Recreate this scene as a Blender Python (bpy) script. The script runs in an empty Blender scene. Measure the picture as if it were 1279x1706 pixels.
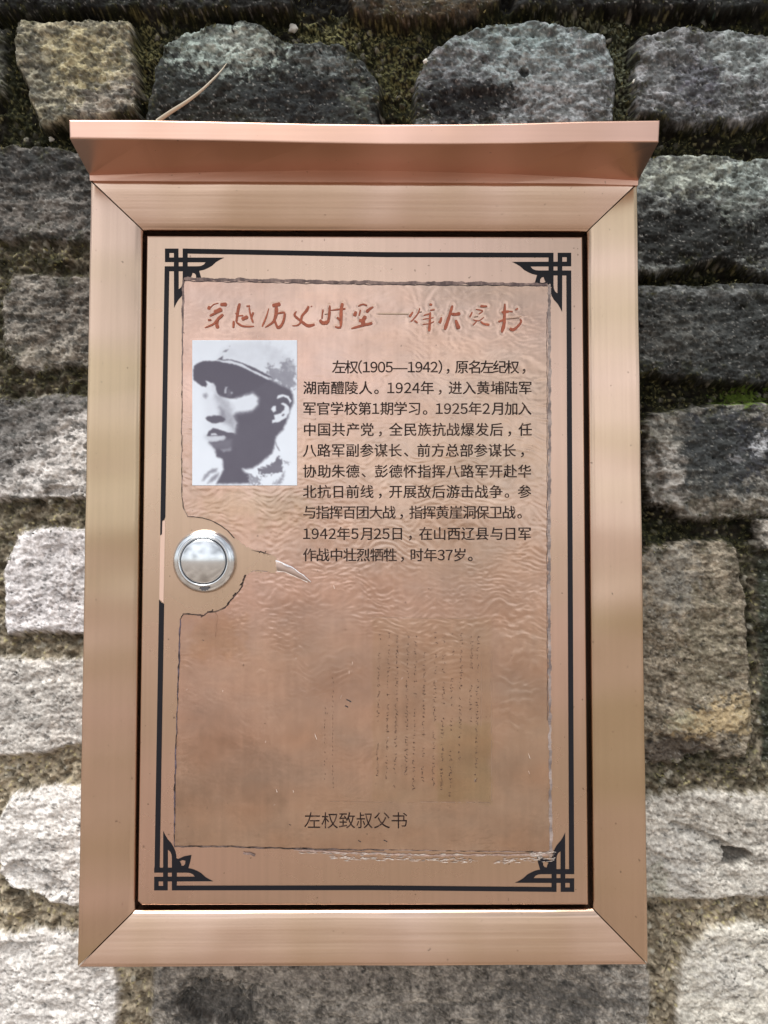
import bpy, bmesh, math, random
import numpy as np
from mathutils import Vector, Matrix, Euler
from mathutils.geometry import tessellate_polygon

sc = bpy.context.scene
COL = sc.collection
random.seed(4)
RNG = np.random.default_rng(11)

# ------------------------------------------------------------------ camera
Z0 = 1.35                                   # height of the sign's middle above the ground
F_PX, IW, IH = 1400.0, 1279.0, 1706.0
CAM = Vector((0.00604, -0.45225, Z0 + 0.00865))
EUL = Euler((math.pi / 2 + 0.04411, -0.00033, -0.00964), 'XYZ')
cd = bpy.data.cameras.new('camera')
cam = bpy.data.objects.new('camera', cd)
COL.objects.link(cam)
cam.location = CAM
cam.rotation_euler = EUL
cd.sensor_fit = 'VERTICAL'
cd.sensor_height = 36.0
cd.lens = F_PX / IH * 36.0
cd.clip_start = 0.01
cd.clip_end = 3000.0
sc.camera = cam

# ------------------------------------------------------------------ light
SUN_EL, SUN_ROT = math.radians(66), math.radians(205)
w = bpy.data.worlds.new('World')
sc.world = w
w.use_nodes = True
nt = w.node_tree
nt.nodes.clear()
sky = nt.nodes.new('ShaderNodeTexSky')
sky.sky_type = 'NISHITA'
sky.sun_disc = False
sky.sun_elevation = SUN_EL
sky.sun_rotation = SUN_ROT
sky.air_density = 1.0
sky.dust_density = 1.2
sky.ozone_density = 1.0
hs = nt.nodes.new('ShaderNodeHueSaturation')
hs.inputs['Saturation'].default_value = 0.14
bg = nt.nodes.new('ShaderNodeBackground')
bg.inputs['Strength'].default_value = 0.145
wo = nt.nodes.new('ShaderNodeOutputWorld')
nt.links.new(sky.outputs[0], hs.inputs['Color'])
# a clouded sky: brighter and darker banks added to vary the metal's reflections
wtc = nt.nodes.new('ShaderNodeTexCoord')
wmp = nt.nodes.new('ShaderNodeMapping')
wmp.inputs['Scale'].default_value = (1.0, 1.0, 2.2)
wmp.inputs['Location'].default_value = (3.1, 0.7, 1.9)
cl = nt.nodes.new('ShaderNodeTexNoise')
cl.inputs['Scale'].default_value = 3.2
cl.inputs['Detail'].default_value = 4.0
cl.inputs['Roughness'].default_value = 0.5
cr = nt.nodes.new('ShaderNodeMapRange')
cr.inputs['From Min'].default_value = 0.36
cr.inputs['From Max'].default_value = 0.64
cr.inputs['To Min'].default_value = 0.42
cr.inputs['To Max'].default_value = 1.5
cm = nt.nodes.new('ShaderNodeMix')
cm.data_type = 'RGBA'
cm.blend_type = 'MULTIPLY'
cm.inputs['Factor'].default_value = 1.0
nt.links.new(wtc.outputs['Generated'], wmp.inputs['Vector'])
nt.links.new(wmp.outputs[0], cl.inputs['Vector'])
nt.links.new(cl.outputs[0], cr.inputs['Value'])
nt.links.new(hs.outputs[0], cm.inputs['A'])
nt.links.new(cr.outputs[0], cm.inputs['B'])
nt.links.new(cm.outputs['Result'], bg.inputs['Color'])
nt.links.new(bg.outputs[0], wo.inputs[0])

sl = bpy.data.lights.new('sun', 'SUN')
sl.energy = 3.0
sl.angle = math.radians(40)
sl.color = (1.0, 0.96, 0.90)
so = bpy.data.objects.new('sun', sl)
COL.objects.link(so)
sd = Vector((math.sin(SUN_ROT) * math.cos(SUN_EL), math.cos(SUN_ROT) * math.cos(SUN_EL), math.sin(SUN_EL)))
so.rotation_euler = sd.to_track_quat('Z', 'Y').to_euler()
so.location = (0, -2, 4)

sc.view_settings.view_transform = 'Standard'
sc.view_settings.look = 'None'
sc.view_settings.gamma = 1.0
sc.view_settings.exposure = 0.45
sc.view_settings.use_curve_mapping = False
sc.cycles.use_denoising = True

# ------------------------------------------------------------------ helpers
ROT = np.array(EUL.to_matrix())
CAMN = np.array(CAM)


def P(px, py, y=0.0):
    """a photo pixel as a point on the upright plane at depth y"""
    px = np.asarray(px, float)
    py = np.asarray(py, float)
    d = np.stack([(px - (IW / 2)) / F_PX, -(py - IH / 2) / F_PX, -np.ones_like(px)], -1) @ ROT.T
    t = (y - CAMN[1]) / d[..., 1]
    return CAMN + d * t[..., None]


def lin(r, g, b):
    f = lambda c: c / 12.92 if c <= 0.04045 else ((c + 0.055) / 1.055) ** 2.4
    return np.array([f(r / 255.), f(g / 255.), f(b / 255.)])


_perm = RNG.permutation(4096)
_ga = RNG.random(4096) * 2 * np.pi
_gx, _gy = np.cos(_ga), np.sin(_ga)
_rv = RNG.random(4096)


def _h(ix, iy, s):
    return _perm[(_perm[(ix + s * 57) & 4095] + iy) & 4095]


def noise(x, y, s=0):
    xf, yf = np.floor(x), np.floor(y)
    ix, iy = xf.astype(np.int64), yf.astype(np.int64)
    fx, fy = x - xf, y - yf
    u = fx * fx * fx * (fx * (fx * 6 - 15) + 10)
    v = fy * fy * fy * (fy * (fy * 6 - 15) + 10)

    def g(dx, dy):
        k = _h(ix + dx, iy + dy, s)
        return _gx[k] * (fx - dx) + _gy[k] * (fy - dy)
    a, b, c, d = g(0, 0), g(1, 0), g(0, 1), g(1, 1)
    return (a + (b - a) * u + (c - a + (a - b - c + d) * u) * v) * 1.5


def fbm(x, y, o=4, s=0, gain=0.5):
    r, a = 0, 1.0
    for k in range(o):
        r = r + a * noise(x, y, s + k)
        x, y, a = x * 2.03 + 7.1, y * 2.03 + 3.7, a * gain
    return r


def ridged(x, y, o=4, s=0):
    r, a = 0, 1.0
    for k in range(o):
        r = r + a * (1 - np.abs(noise(x, y, s + k)) * 2)
        x, y, a = x * 2.1 + 1.3, y * 2.1 + 9.7, a * 0.5
    return r


def cells(x, y, s=0):
    """distance to the nearest scattered point and that point's random value"""
    ix, iy = np.floor(x).astype(np.int64), np.floor(y).astype(np.int64)
    best = np.full(x.shape, 9.0)
    val = np.zeros(x.shape)
    for dx in (-1, 0, 1):
        for dy in (-1, 0, 1):
            k = _h(ix + dx, iy + dy, s)
            qx = ix + dx + _rv[k]
            qy = iy + dy + _rv[(k * 7 + 13) & 4095]
            d = np.hypot(x - qx, y - qy)
            m = d < best
            best = np.where(m, d, best)
            val = np.where(m, _rv[(k * 3 + 101) & 4095], val)
    return best, val


def sstep(a, b, x):
    t = np.clip((x - a) / (b - a), 0, 1)
    return t * t * (3 - 2 * t)


def poly_sdf(x, y, pts):
    """signed distance, positive inside"""
    d = np.full(x.shape, 1e9)
    ins = np.zeros(x.shape, bool)
    n = len(pts)
    for i in range(n):
        ax, ay = pts[i]
        bx, by = pts[(i + 1) % n]
        ex, ey = bx - ax, by - ay
        t = np.clip(((x - ax) * ex + (y - ay) * ey) / (ex * ex + ey * ey + 1e-9), 0, 1)
        d = np.minimum(d, np.hypot(x - ax - t * ex, y - ay - t * ey))
        if ay != by:
            c = ((ay > y) != (by > y)) & (x < (bx - ax) * (y - ay) / (by - ay) + ax)
            ins ^= c
    return np.where(ins, d, -d)


def line_dist(x, y, pts):
    d = np.full(x.shape, 1e9)
    for (ax, ay), (bx, by) in zip(pts[:-1], pts[1:]):
        ex, ey = bx - ax, by - ay
        t = np.clip(((x - ax) * ex + (y - ay) * ey) / (ex * ex + ey * ey + 1e-9), 0, 1)
        d = np.minimum(d, np.hypot(x - ax - t * ex, y - ay - t * ey))
    return d


def mesh_from(name, verts, faces, mat=None, parent=None, smooth=False, colors=None):
    me = bpy.data.meshes.new(name)
    if isinstance(faces, np.ndarray):
        nv, nf, k = len(verts), len(faces), faces.shape[1]
        me.vertices.add(nv)
        me.vertices.foreach_set('co', np.asarray(verts, np.float32).ravel())
        me.loops.add(nf * k)
        me.loops.foreach_set('vertex_index', faces.astype(np.int32).ravel())
        me.polygons.add(nf)
        me.polygons.foreach_set('loop_start', np.arange(0, nf * k, k, dtype=np.int32))
        me.update(calc_edges=True)
    else:
        me.from_pydata([tuple(v) for v in verts], [], faces)
    if smooth:
        me.polygons.foreach_set('use_smooth', np.ones(len(me.polygons), bool))
    if colors is not None:
        at = me.color_attributes.new('Col', 'FLOAT_COLOR', 'POINT')
        c4 = np.ones((len(verts), 4), np.float32)
        c4[:, :3] = colors
        at.data.foreach_set('color', c4.ravel())
    me.validate()
    me.update()
    o = bpy.data.objects.new(name, me)
    COL.objects.link(o)
    if mat:
        me.materials.append(mat)
    if parent:
        o.parent = parent
    return o


def grid_faces(nx, ny):
    i = np.arange(ny - 1)[:, None] * nx + np.arange(nx - 1)[None, :]
    i = i.ravel()
    return np.stack([i, i + nx, i + nx + 1, i + 1], 1)


def bm_obj(name, bm, mat, parent=None, smooth=False):
    bmesh.ops.recalc_face_normals(bm, faces=bm.faces)
    me = bpy.data.meshes.new(name)
    bm.to_mesh(me)
    bm.free()
    if smooth:
        for p in me.polygons:
            p.use_smooth = True
    o = bpy.data.objects.new(name, me)
    COL.objects.link(o)
    me.materials.append(mat)
    if parent:
        o.parent = parent
    return o


def tag(o, label=None, cat=None, group=None, kind=None):
    if label:
        o['label'] = label
    if cat:
        o['category'] = cat
    if group:
        o['group'] = group
    if kind:
        o['kind'] = kind
    return o


# ------------------------------------------------------------------ materials
def new_mat(name):
    m = bpy.data.materials.new(name)
    m.use_nodes = True
    t = m.node_tree
    return m, t, t.nodes['Principled BSDF']


def N(t, typ, **kw):
    n = t.nodes.new(typ)
    for k, v in kw.items():
        if k.startswith('i_'):
            n.inputs[k[2:].replace('_', ' ')].default_value = v
        else:
            setattr(n, k, v)
    return n


def plain(name, col, rough=0.6, metal=0.0, spec=0.5):
    m, t, b = new_mat(name)
    b.inputs['Base Color'].default_value = (*col, 1)
    b.inputs['Roughness'].default_value = rough
    b.inputs['Metallic'].default_value = metal
    b.inputs['Specular IOR Level'].default_value = spec
    return m


def brushed(name, axis, base_a, base_b, rough=0.30, bump=0.10, wave=0.0, coat=0.0, tint_scale=16.0, wave_scale=9.0, attr=False):
    """brushed bronze sheet; axis = the direction the brush lines run"""
    m, t, b = new_mat(name)
    L = t.links.new
    tc = N(t, 'ShaderNodeTexCoord')
    mp = N(t, 'ShaderNodeMapping')
    s = {'x': (9, 1, 430), 'z': (430, 1, 9)}[axis]
    mp.inputs['Scale'].default_value = s
    L(tc.outputs['Object'], mp.inputs['Vector'])
    n1 = N(t, 'ShaderNodeTexNoise', i_Scale=1.0, i_Detail=1.0, i_Roughness=0.5)
    L(mp.outputs[0], n1.inputs['Vector'])
    # reflections put into the base colour as yellower and pinker bands
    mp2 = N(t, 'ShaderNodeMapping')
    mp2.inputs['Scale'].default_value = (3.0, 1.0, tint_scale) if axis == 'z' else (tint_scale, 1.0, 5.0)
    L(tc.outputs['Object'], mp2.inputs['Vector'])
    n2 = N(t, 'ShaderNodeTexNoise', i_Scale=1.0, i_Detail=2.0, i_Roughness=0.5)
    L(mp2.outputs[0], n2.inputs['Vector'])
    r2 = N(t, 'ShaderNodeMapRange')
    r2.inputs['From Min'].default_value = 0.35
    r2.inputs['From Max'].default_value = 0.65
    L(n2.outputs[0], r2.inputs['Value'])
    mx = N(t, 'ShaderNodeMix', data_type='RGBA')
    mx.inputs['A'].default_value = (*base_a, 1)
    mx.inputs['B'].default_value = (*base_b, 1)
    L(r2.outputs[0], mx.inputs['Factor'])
    # fine streaks
    mx2 = N(t, 'ShaderNodeMix', data_type='RGBA', blend_type='MULTIPLY')
    mx2.inputs['Factor'].default_value = 1.0
    r1 = N(t, 'ShaderNodeMapRange')
    r1.inputs['From Min'].default_value = 0.3
    r1.inputs['From Max'].default_value = 0.7
    r1.inputs['To Min'].default_value = 0.965
    r1.inputs['To Max'].default_value = 1.02
    L(n1.outputs[0], r1.inputs['Value'])
    L(mx.outputs['Result'], mx2.inputs['A'])
    L(r1.outputs[0], mx2.inputs['B'])
    # tiny dirt specks
    vo = N(t, 'ShaderNodeTexNoise', i_Scale=420.0, i_Detail=1.0)
    L(tc.outputs['Object'], vo.inputs['Vector'])
    rs = N(t, 'ShaderNodeMapRange')
    rs.inputs['From Min'].default_value = 0.76
    rs.inputs['From Max'].default_value = 0.80
    rs.inputs['To Max'].default_value = 0.55
    L(vo.outputs[0], rs.inputs['Value'])
    mx3 = N(t, 'ShaderNodeMix', data_type='RGBA')
    L(rs.outputs[0], mx3.inputs['Factor'])
    L(mx2.outputs['Result'], mx3.inputs['A'])
    mx3.inputs['B'].default_value = (0.12, 0.08, 0.06, 1)
    out_c = mx3
    if attr:
        at_ = N(t, 'ShaderNodeAttribute', attribute_name='Col')
        mx4 = N(t, 'ShaderNodeMix', data_type='RGBA', blend_type='MULTIPLY')
        mx4.inputs['Factor'].default_value = 1.0
        L(mx3.outputs['Result'], mx4.inputs['A'])
        L(at_.outputs['Color'], mx4.inputs['B'])
        out_c = mx4
    L(out_c.outputs['Result'], b.inputs['Base Color'])
    b.inputs['Metallic'].default_value = 1.0
    rr = N(t, 'ShaderNodeMapRange')
    rr.inputs['To Min'].default_value = rough - 0.06
    rr.inputs['To Max'].default_value = rough + 0.08
    n3 = N(t, 'ShaderNodeTexNoise', i_Scale=30.0, i_Detail=5.0)
    L(tc.outputs['Object'], n3.inputs['Vector'])
    L(n3.outputs[0], rr.inputs['Value'])
    L(rr.outputs[0], b.inputs['Roughness'])
    bp = N(t, 'ShaderNodeBump', i_Strength=bump, i_Distance=0.00025)
    L(n1.outputs[0], bp.inputs['Height'])
    last = bp
    if wave:
        n4 = N(t, 'ShaderNodeTexNoise', i_Scale=wave_scale, i_Detail=1.5)
        L(tc.outputs['Object'], n4.inputs['Vector'])
        b2 = N(t, 'ShaderNodeBump', i_Strength=1.0, i_Distance=wave)
        L(n4.outputs[0], b2.inputs['Height'])
        L(b2.outputs[0], bp.inputs['Normal'])
    L(last.outputs[0], b.inputs['Normal'])
    if coat:
        b.inputs['Coat Weight'].default_value = coat
        b.inputs['Coat Roughness'].default_value = 0.08
    return m


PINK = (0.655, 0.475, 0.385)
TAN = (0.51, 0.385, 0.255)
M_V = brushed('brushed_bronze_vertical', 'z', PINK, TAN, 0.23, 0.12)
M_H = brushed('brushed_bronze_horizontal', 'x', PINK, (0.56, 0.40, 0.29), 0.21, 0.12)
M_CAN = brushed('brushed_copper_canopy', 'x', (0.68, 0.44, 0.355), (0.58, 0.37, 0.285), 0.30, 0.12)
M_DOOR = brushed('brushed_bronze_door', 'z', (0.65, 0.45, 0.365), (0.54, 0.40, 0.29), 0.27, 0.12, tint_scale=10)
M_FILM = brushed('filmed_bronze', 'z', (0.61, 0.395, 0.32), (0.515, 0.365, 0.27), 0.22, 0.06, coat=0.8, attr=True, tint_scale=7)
M_INK = plain('black_print', (0.008, 0.008, 0.012), 0.5, 0, .22)
M_TEXT = plain('dark_brown_print', (0.016, 0.008, 0.007), 0.55, 0, .2)
_t = M_TEXT.node_tree
_tc2 = N(_t, 'ShaderNodeTexCoord')
_tn = N(_t, 'ShaderNodeTexNoise', i_Scale=260.0, i_Detail=4.0, i_Roughness=0.7)
_t.links.new(_tc2.outputs['Object'], _tn.inputs['Vector'])
_tr = N(_t, 'ShaderNodeValToRGB')
_tr.color_ramp.elements[0].position = .50
_tr.color_ramp.elements[0].color = (.014, .007, .006, 1)
_tr.color_ramp.elements[1].position = .78
_tr.color_ramp.elements[1].color = (.16, .095, .07, 1)
_t.links.new(_tn.outputs[0], _tr.inputs[0])
_t.links.new(_tr.outputs[0], _t.nodes['Principled BSDF'].inputs['Base Color'])
M_DARK = plain('dark_seam', (0.03, 0.018, 0.014), 0.6, 0.6)
M_CHROME = plain('chrome', (0.68, 0.71, 0.74), 0.17, 1.0)
M_GROOVE = plain('dark_groove', (0.05, 0.05, 0.05), 0.4, 0.8)
M_FLAP = plain('pale_peeled_plastic', (0.56, 0.44, 0.39), 0.10)
M_BARE = plain('bare_strip', (0.72, 0.52, 0.43), 0.45, 0.6)


def col_attr_mat(name, rough=0.6, bump=None, spec=0.3):
    m, t, b = new_mat(name)
    a = N(t, 'ShaderNodeAttribute', attribute_name='Col')
    t.links.new(a.outputs['Color'], b.inputs['Base Color'])
    b.inputs['Roughness'].default_value = rough
    b.inputs['Specular IOR Level'].default_value = spec
    return m, t, b


M_PHOTO, _t, _b = col_attr_mat('printed_photo', 0.35, spec=0.4)
M_RES, _t, _b = col_attr_mat('adhesive_residue', 0.55)

M_WALL, _t, _b = col_attr_mat('weathered_brick', 0.95, spec=0.06)
_L = _t.links.new
_tc = N(_t, 'ShaderNodeTexCoord')
_n1 = N(_t, 'ShaderNodeTexNoise', i_Scale=520.0, i_Detail=6.0, i_Roughness=0.62)
_L(_tc.outputs['Object'], _n1.inputs['Vector'])
_n2 = N(_t, 'ShaderNodeTexVoronoi', i_Scale=420.0)
_L(_tc.outputs['Object'], _n2.inputs['Vector'])
_b1 = N(_t, 'ShaderNodeBump', i_Strength=0.5, i_Distance=0.0006)
_L(_n1.outputs[0], _b1.inputs['Height'])
_b2 = N(_t, 'ShaderNodeBump', i_Strength=0.25, i_Distance=0.0007)
_L(_n2.outputs['Distance'], _b2.inputs['Height'])
_L(_b1.outputs[0], _b2.inputs['Normal'])
_L(_b2.outputs[0], _b.inputs['Normal'])
_mm = N(_t, 'ShaderNodeMix', data_type='RGBA', blend_type='MULTIPLY')
_mm.inputs['Factor'].default_value = 1.0
_rg = N(_t, 'ShaderNodeMapRange')
_rg.inputs['From Min'].default_value = 0.3
_rg.inputs['From Max'].default_value = 0.7
_rg.inputs['To Min'].default_value = 0.62
_rg.inputs['To Max'].default_value = 1.3
_L(_n1.outputs[0], _rg.inputs['Value'])
_at = [n for n in _t.nodes if n.type == 'ATTRIBUTE'][0]
_L(_at.outputs['Color'], _mm.inputs['A'])
_L(_rg.outputs[0], _mm.inputs['B'])
_L(_mm.outputs['Result'], _b.inputs['Base Color'])

# ------------------------------------------------------------------ ground: unseen, added for bounce light and reflections in the metal
gm, gt, gb = new_mat('added_pale_paving')
gtc = N(gt, 'ShaderNodeTexCoord')
gn = N(gt, 'ShaderNodeTexNoise', i_Scale=1.1, i_Detail=6.0, i_Roughness=0.55)
gt.links.new(gtc.outputs['Object'], gn.inputs['Vector'])
gr = N(gt, 'ShaderNodeValToRGB')
gr.color_ramp.elements[0].position = .40
gr.color_ramp.elements[1].position = .62
gr.color_ramp.elements[0].color = (0.15, 0.115, 0.09, 1)
gr.color_ramp.elements[1].color = (0.42, 0.355, 0.30, 1)
gt.links.new(gn.outputs[0], gr.inputs[0])
gt.links.new(gr.outputs[0], gb.inputs['Base Color'])
gb.inputs['Roughness'].default_value = 0.85
g = mesh_from('added_unseen_ground', [(-900, -900, 0), (900, -900, 0), (900, 900, 0), (-900, 900, 0)], [(0, 1, 2, 3)], gm)
tag(g, kind='structure')

# ------------------------------------------------------------------ brick wall
YW = 0.070                                   # the brick faces' mean plane


def axis(lo, hi, step, far_lo, far_hi, grow=1.10, mx=26.0):
    mid = list(np.arange(lo, hi + step, step))
    a, s = [], step
    v = mid[0]
    while v > far_lo:
        s = min(s * grow, mx)
        v -= s
        a.append(v)
    b, s = [], step
    v = mid[-1]
    while v < far_hi:
        s = min(s * grow, mx)
        v += s
        b.append(v)
    return np.array(a[::-1] + mid + b)


xs = axis(-30, 1310, 1.9, -1900, 3200, 1.05, 20)
ys = axis(-30, 1736, 1.9, -1300, 4330, 1.05, 24)
NX, NY = len(xs), len(ys)
X, Y = np.meshgrid(xs, ys)

# every brick: outline in photo pixels on the wall plane, base albedo, height of its face (mm)
W_ = lambda r, g, b: np.array([r, g, b])
PALE = W_(.46, .44, .42)
GREY = W_(.24, .235, .225)
BRN = W_(.20, .18, .155)
DARK = W_(.055, .056, .056)
BLUE = W_(.16, .175, .19)
STONES = [
    # top course, mostly above the frame
    ([(-260, -240), (490, -240), (486, 8), (480, 14), (-260, 18)], W_(.022, .022, .021), 2.0),
    ([(575, -240), (840, -240), (832, 5), (780, 24), (640, 28), (590, 18), (578, 0)], W_(.072, .058, .04), 2.0),
    ([(860, -240), (1600, -240), (1600, 12), (860, 10)], W_(.016, .016, .016), 0.0),
    # second
    ([(-330, 40), (0, 36), (0, 150), (-330, 180)], W_(.09, .09, .07), -9),
    ([(26, 36), (60, 33), (160, 36), (217, 37), (224, 95), (229, 188), (150, 200), (68, 207), (50, 165), (46, 140), (28, 105)], W_(.30, .275, .20), 3),
    ([(250, 150), (258, 110), (272, 80), (305, 52), (345, 42), (400, 32), (432, 42), (470, 68), (560, 72), (612, 100), (632, 140), (632, 228), (240, 228)], W_(.055, .062, .060), 3),
    ([(690, 228), (694, 130), (712, 95), (760, 55), (822, 38), (900, 36), (965, 42), (1008, 62), (1022, 100), (1028, 150), (1020, 228)], W_(.19, .20, .21), 4),
    ([(1057, 70), (1075, 52), (1130, 47), (1279, 55), (1420, 60), (1430, 190), (1279, 196), (1215, 205), (1130, 204), (1062, 190)], W_(.20, .205, .215), 4),
    # third
    ([(-330, 245), (60, 240), (140, 250), (520, 255), (520, 412), (145, 404), (60, 398), (-330, 412)], W_(.115, .108, .10), 1),
    ([(640, 262), (1065, 258), (1160, 256), (1230, 262), (1279, 262), (1500, 262), (1500, 470), (1279, 462), (1200, 430), (1110, 452), (640, 455)], W_(.16, .17, .165), 2),
    # fourth
    ([(-330, 470), (-12, 460), (-12, 600), (-330, 606)], W_(.14, .13, .12), 0),
    ([(6, 490), (22, 462), (60, 455), (120, 462), (420, 460), (420, 600), (120, 612), (40, 615), (10, 590), (4, 545)], W_(.185, .17, .15), 2),
    ([(700, 470), (1065, 474), (1110, 470), (1279, 472), (1500, 475), (1500, 642), (1279, 640), (1180, 634), (1100, 622), (700, 620)], W_(.062, .066, .066), 2),
    # fifth
    ([(-330, 665), (0, 662), (140, 660), (420, 660), (420, 830), (140, 832), (90, 826), (30, 832), (-330, 835)], W_(.40, .385, .375), 4),
    ([(1072, 705), (1082, 690), (1130, 680), (1200, 672), (1279, 670), (1500, 672), (1500, 858), (1279, 862), (1180, 863), (1134, 862), (1130, 848), (1085, 842), (1078, 800)], W_(.17, .165, .15), 3),
    # sixth
    ([(-330, 900), (-18, 900), (-18, 1050), (-330, 1060)], W_(.22, .21, .19), 0),
    ([(32, 892), (60, 884), (140, 880), (440, 880), (440, 1056), (140, 1056), (60, 1052), (16, 1056), (8, 1010), (10, 950), (20, 915)], W_(.47, .455, .465), 5),
    ([(1072, 925), (1090, 910), (1150, 902), (1212, 900), (1230, 915), (1234, 960), (1246, 1080), (1252, 1150), (1256, 1215), (1240, 1258), (1200, 1262), (1182, 1248), (1140, 1268), (1095, 1276), (700, 1262), (700, 930)], W_(.235, .205, .16), 3),
    ([(1262, 865), (1500, 868), (1500, 915), (1268, 918)], W_(.30, .28, .25), 0),
    ([(1268, 930), (1500, 930), (1500, 1280), (1275, 1275)], W_(.05, .055, .04), -7),
    # seventh
    ([(-330, 1098), (0, 1094), (60, 1098), (135, 1095), (420, 1095), (420, 1240), (135, 1240), (95, 1248), (70, 1256), (-330, 1262)], W_(.40, .385, .365), 4),
    # eighth
    ([(-330, 1330), (-30, 1335), (-20, 1480), (-330, 1490)], W_(.35, .33, .31), 1),
    ([(-4, 1385), (4, 1350), (30, 1320), (70, 1312), (140, 1310), (420, 1310), (420, 1515), (110, 1508), (70, 1488), (20, 1474), (2, 1450)], W_(.52, .505, .49), 6),
    ([(700, 1322), (1082, 1330), (1140, 1322), (1200, 1318), (1279, 1324), (1500, 1325), (1500, 1490), (1279, 1493), (1210, 1498), (1090, 1496), (700, 1496)], W_(.36, .345, .315), 4),
    # ninth
    ([(-330, 1560), (0, 1555), (70, 1550), (150, 1552), (178, 1580), (194, 1630), (198, 1700), (190, 1780), (-330, 1780)], W_(.46, .445, .43), 5),
    ([(258, 1600), (300, 1570), (640, 1560), (1000, 1570), (1076, 1600), (1082, 1660), (1070, 1790), (260, 1790), (250, 1690)], W_(.30, .28, .25), 2),
    ([(1128, 1640), (1140, 1585), (1178, 1548), (1240, 1538), (1500, 1540), (1500, 1780), (1128, 1780)], W_(.40, .385, .345), 4),
]
# plain courses go on beyond what the photo shows
rr_ = random.Random(3)
row = 0
yy = 1800
rows = []
while yy < 4600:
    rows.append((yy, yy + 175))
    yy += 215
yy = -270
while yy > -2600:
    rows.append((yy - 175, yy))
    yy -= 215
for (ya, yb) in rows:
    xx = -3400 + rr_.random() * 300
    while xx < 4600:
        wd = rr_.uniform(300, 480)
        c = rr_.uniform(.14, .38)
        if xx + wd > -3400:
            STONES.append(([(xx, ya + rr_.uniform(-8, 8)), (xx + wd, ya + rr_.uniform(-8, 8)), (xx + wd + rr_.uniform(-10, 10), yb), (xx + rr_.uniform(-10, 10), yb)], W_(c, c * .97, c * .92), rr_.uniform(0, 4)))
        xx += wd + 40
for side in (-1, 1):
    y0 = -240
    while y0 < 1750:
        xx = -3400 if side < 0 else 1540
        while xx < (-380 if side < 0 else 4600):
            wd = rr_.uniform(300, 480)
            x1 = min(xx + wd, -370) if side < 0 else xx + wd
            c = rr_.uniform(.12, .36)
            STONES.append(([(xx, y0), (x1, y0 + rr_.uniform(-8, 8)), (x1, y0 + 172), (xx, y0 + 175)], W_(c, c * .97, c * .92), rr_.uniform(0, 4)))
            xx += wd + 40
        y0 += 215

warpx = 4.5 * fbm(X / 70, Y / 70, 2, 21) + 1.7 * fbm(X / 16, Y / 16, 3, 31)
warpy = 4.5 * fbm(X / 70, Y / 70, 2, 41) + 1.7 * fbm(X / 16, Y / 16, 3, 51)
XW, YWp = X + warpx, Y + warpy
SD = np.full(X.shape, -400.0)               # distance inside the nearest brick
BASE = np.zeros(X.shape + (3,))
LIFT = np.zeros(X.shape)
SID = np.zeros(X.shape)
for k, (pts, c, lift) in enumerate(STONES):
    a = np.array(pts)
    i0, i1 = np.searchsorted(xs, [a[:, 0].min() - 45, a[:, 0].max() + 45])
    j0, j1 = np.searchsorted(ys, [a[:, 1].min() - 45, a[:, 1].max() + 45])
    if i1 - i0 < 2 or j1 - j0 < 2:
        continue
    sl_ = (slice(j0, j1), slice(i0, i1))
    d = poly_sdf(XW[sl_], YWp[sl_], pts) + 4.5
    m = d > SD[sl_]
    SD[sl_] = np.where(m, d, SD[sl_])
    BASE[sl_] = np.where(m[..., None], c * (1.22 if c[0] > .3 else 1.0) if c[0] > .07 else c * .7, BASE[sl_])
    LIFT[sl_] = np.where(m, lift, LIFT[sl_])
    SID[sl_] = np.where(m, k, SID[sl_])

MMPX = 0.373                                # mm on the wall per photo pixel
big = fbm(X / 90 + SID * 3.1, Y / 90, 3, 61)
mid = fbm(X / 26, Y / 26, 4, 71)
fine = fbm(X / 8, Y / 8, 3, 81)
rid = ridged(X / 40 + SID, Y / 26, 4, 91)
inside = sstep(-4, 8, SD + 2.2 * mid + 5 * np.minimum(0, .35 + fbm(X / 22, Y / 22, 2, 66)))
rnd_ = np.clip((SD) / 15.0, 0, 1)
face = .6 * LIFT + 1.5 * big + .7 * mid + 0.26 * fine - .8 * np.clip(1.15 - rid, 0, 1.2) - 2.2 * (1 - rnd_) ** 2.2
cd_, cv_ = cells(X / 13, Y / 13, 5)
cd2, cv2 = cells(X / 34, Y / 34, 9)
grit = np.clip(0.55 - cd_, 0, 1) * (cv_ > 0.45) * 3.6
_c6, _v6 = cells(X / 6.5, Y / 6.5, 29)
grit = grit + np.clip(.5 - _c6, 0, 1) * (_v6 > .5) * 2.0
pits = sstep(0.16, 0.05, cells(X / 30, Y / 30, 15)[0]) * (cells(X / 30, Y / 30, 15)[1] > 0.55)
tq = 1.7 * fbm(X / 44 + SID * 1.7, Y / 25, 4, 95, .55) + 5
terr = np.floor(tq) + sstep(.72, 1.0, tq - np.floor(tq))
tq2 = 1.6 * fbm(X / 17, Y / 11 + SID, 3, 97, .55) + 5
terr2 = np.floor(tq2) + sstep(.65, 1.0, tq2 - np.floor(tq2))
calm = 1 - .5 * sstep(.3, .5, BASE[..., 0])
face = face - 1.5 * pits + 0.95 * calm * (terr - 5) + .22 * calm * (terr2 - 5)
c3, v3 = cells(X / 9, Y / 9, 19)
face = face - .9 * sstep(.30, .10, c3) * (v3 > .72)
deepj = np.maximum(sstep(1300, 600, Y) * sstep(300, 1100, X), sstep(420, 260, Y))
mort = -4.0 - 9.0 * deepj + 3.2 * fbm(X / 34, Y / 34, 3, 101) + 1.6 * fbm(X / 11, Y / 11, 3, 111) + grit + 2.0 * np.clip(.4 - cd2, 0, 1) * (cv2 > .6)
H = mort * (1 - inside) + face * inside


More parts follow.
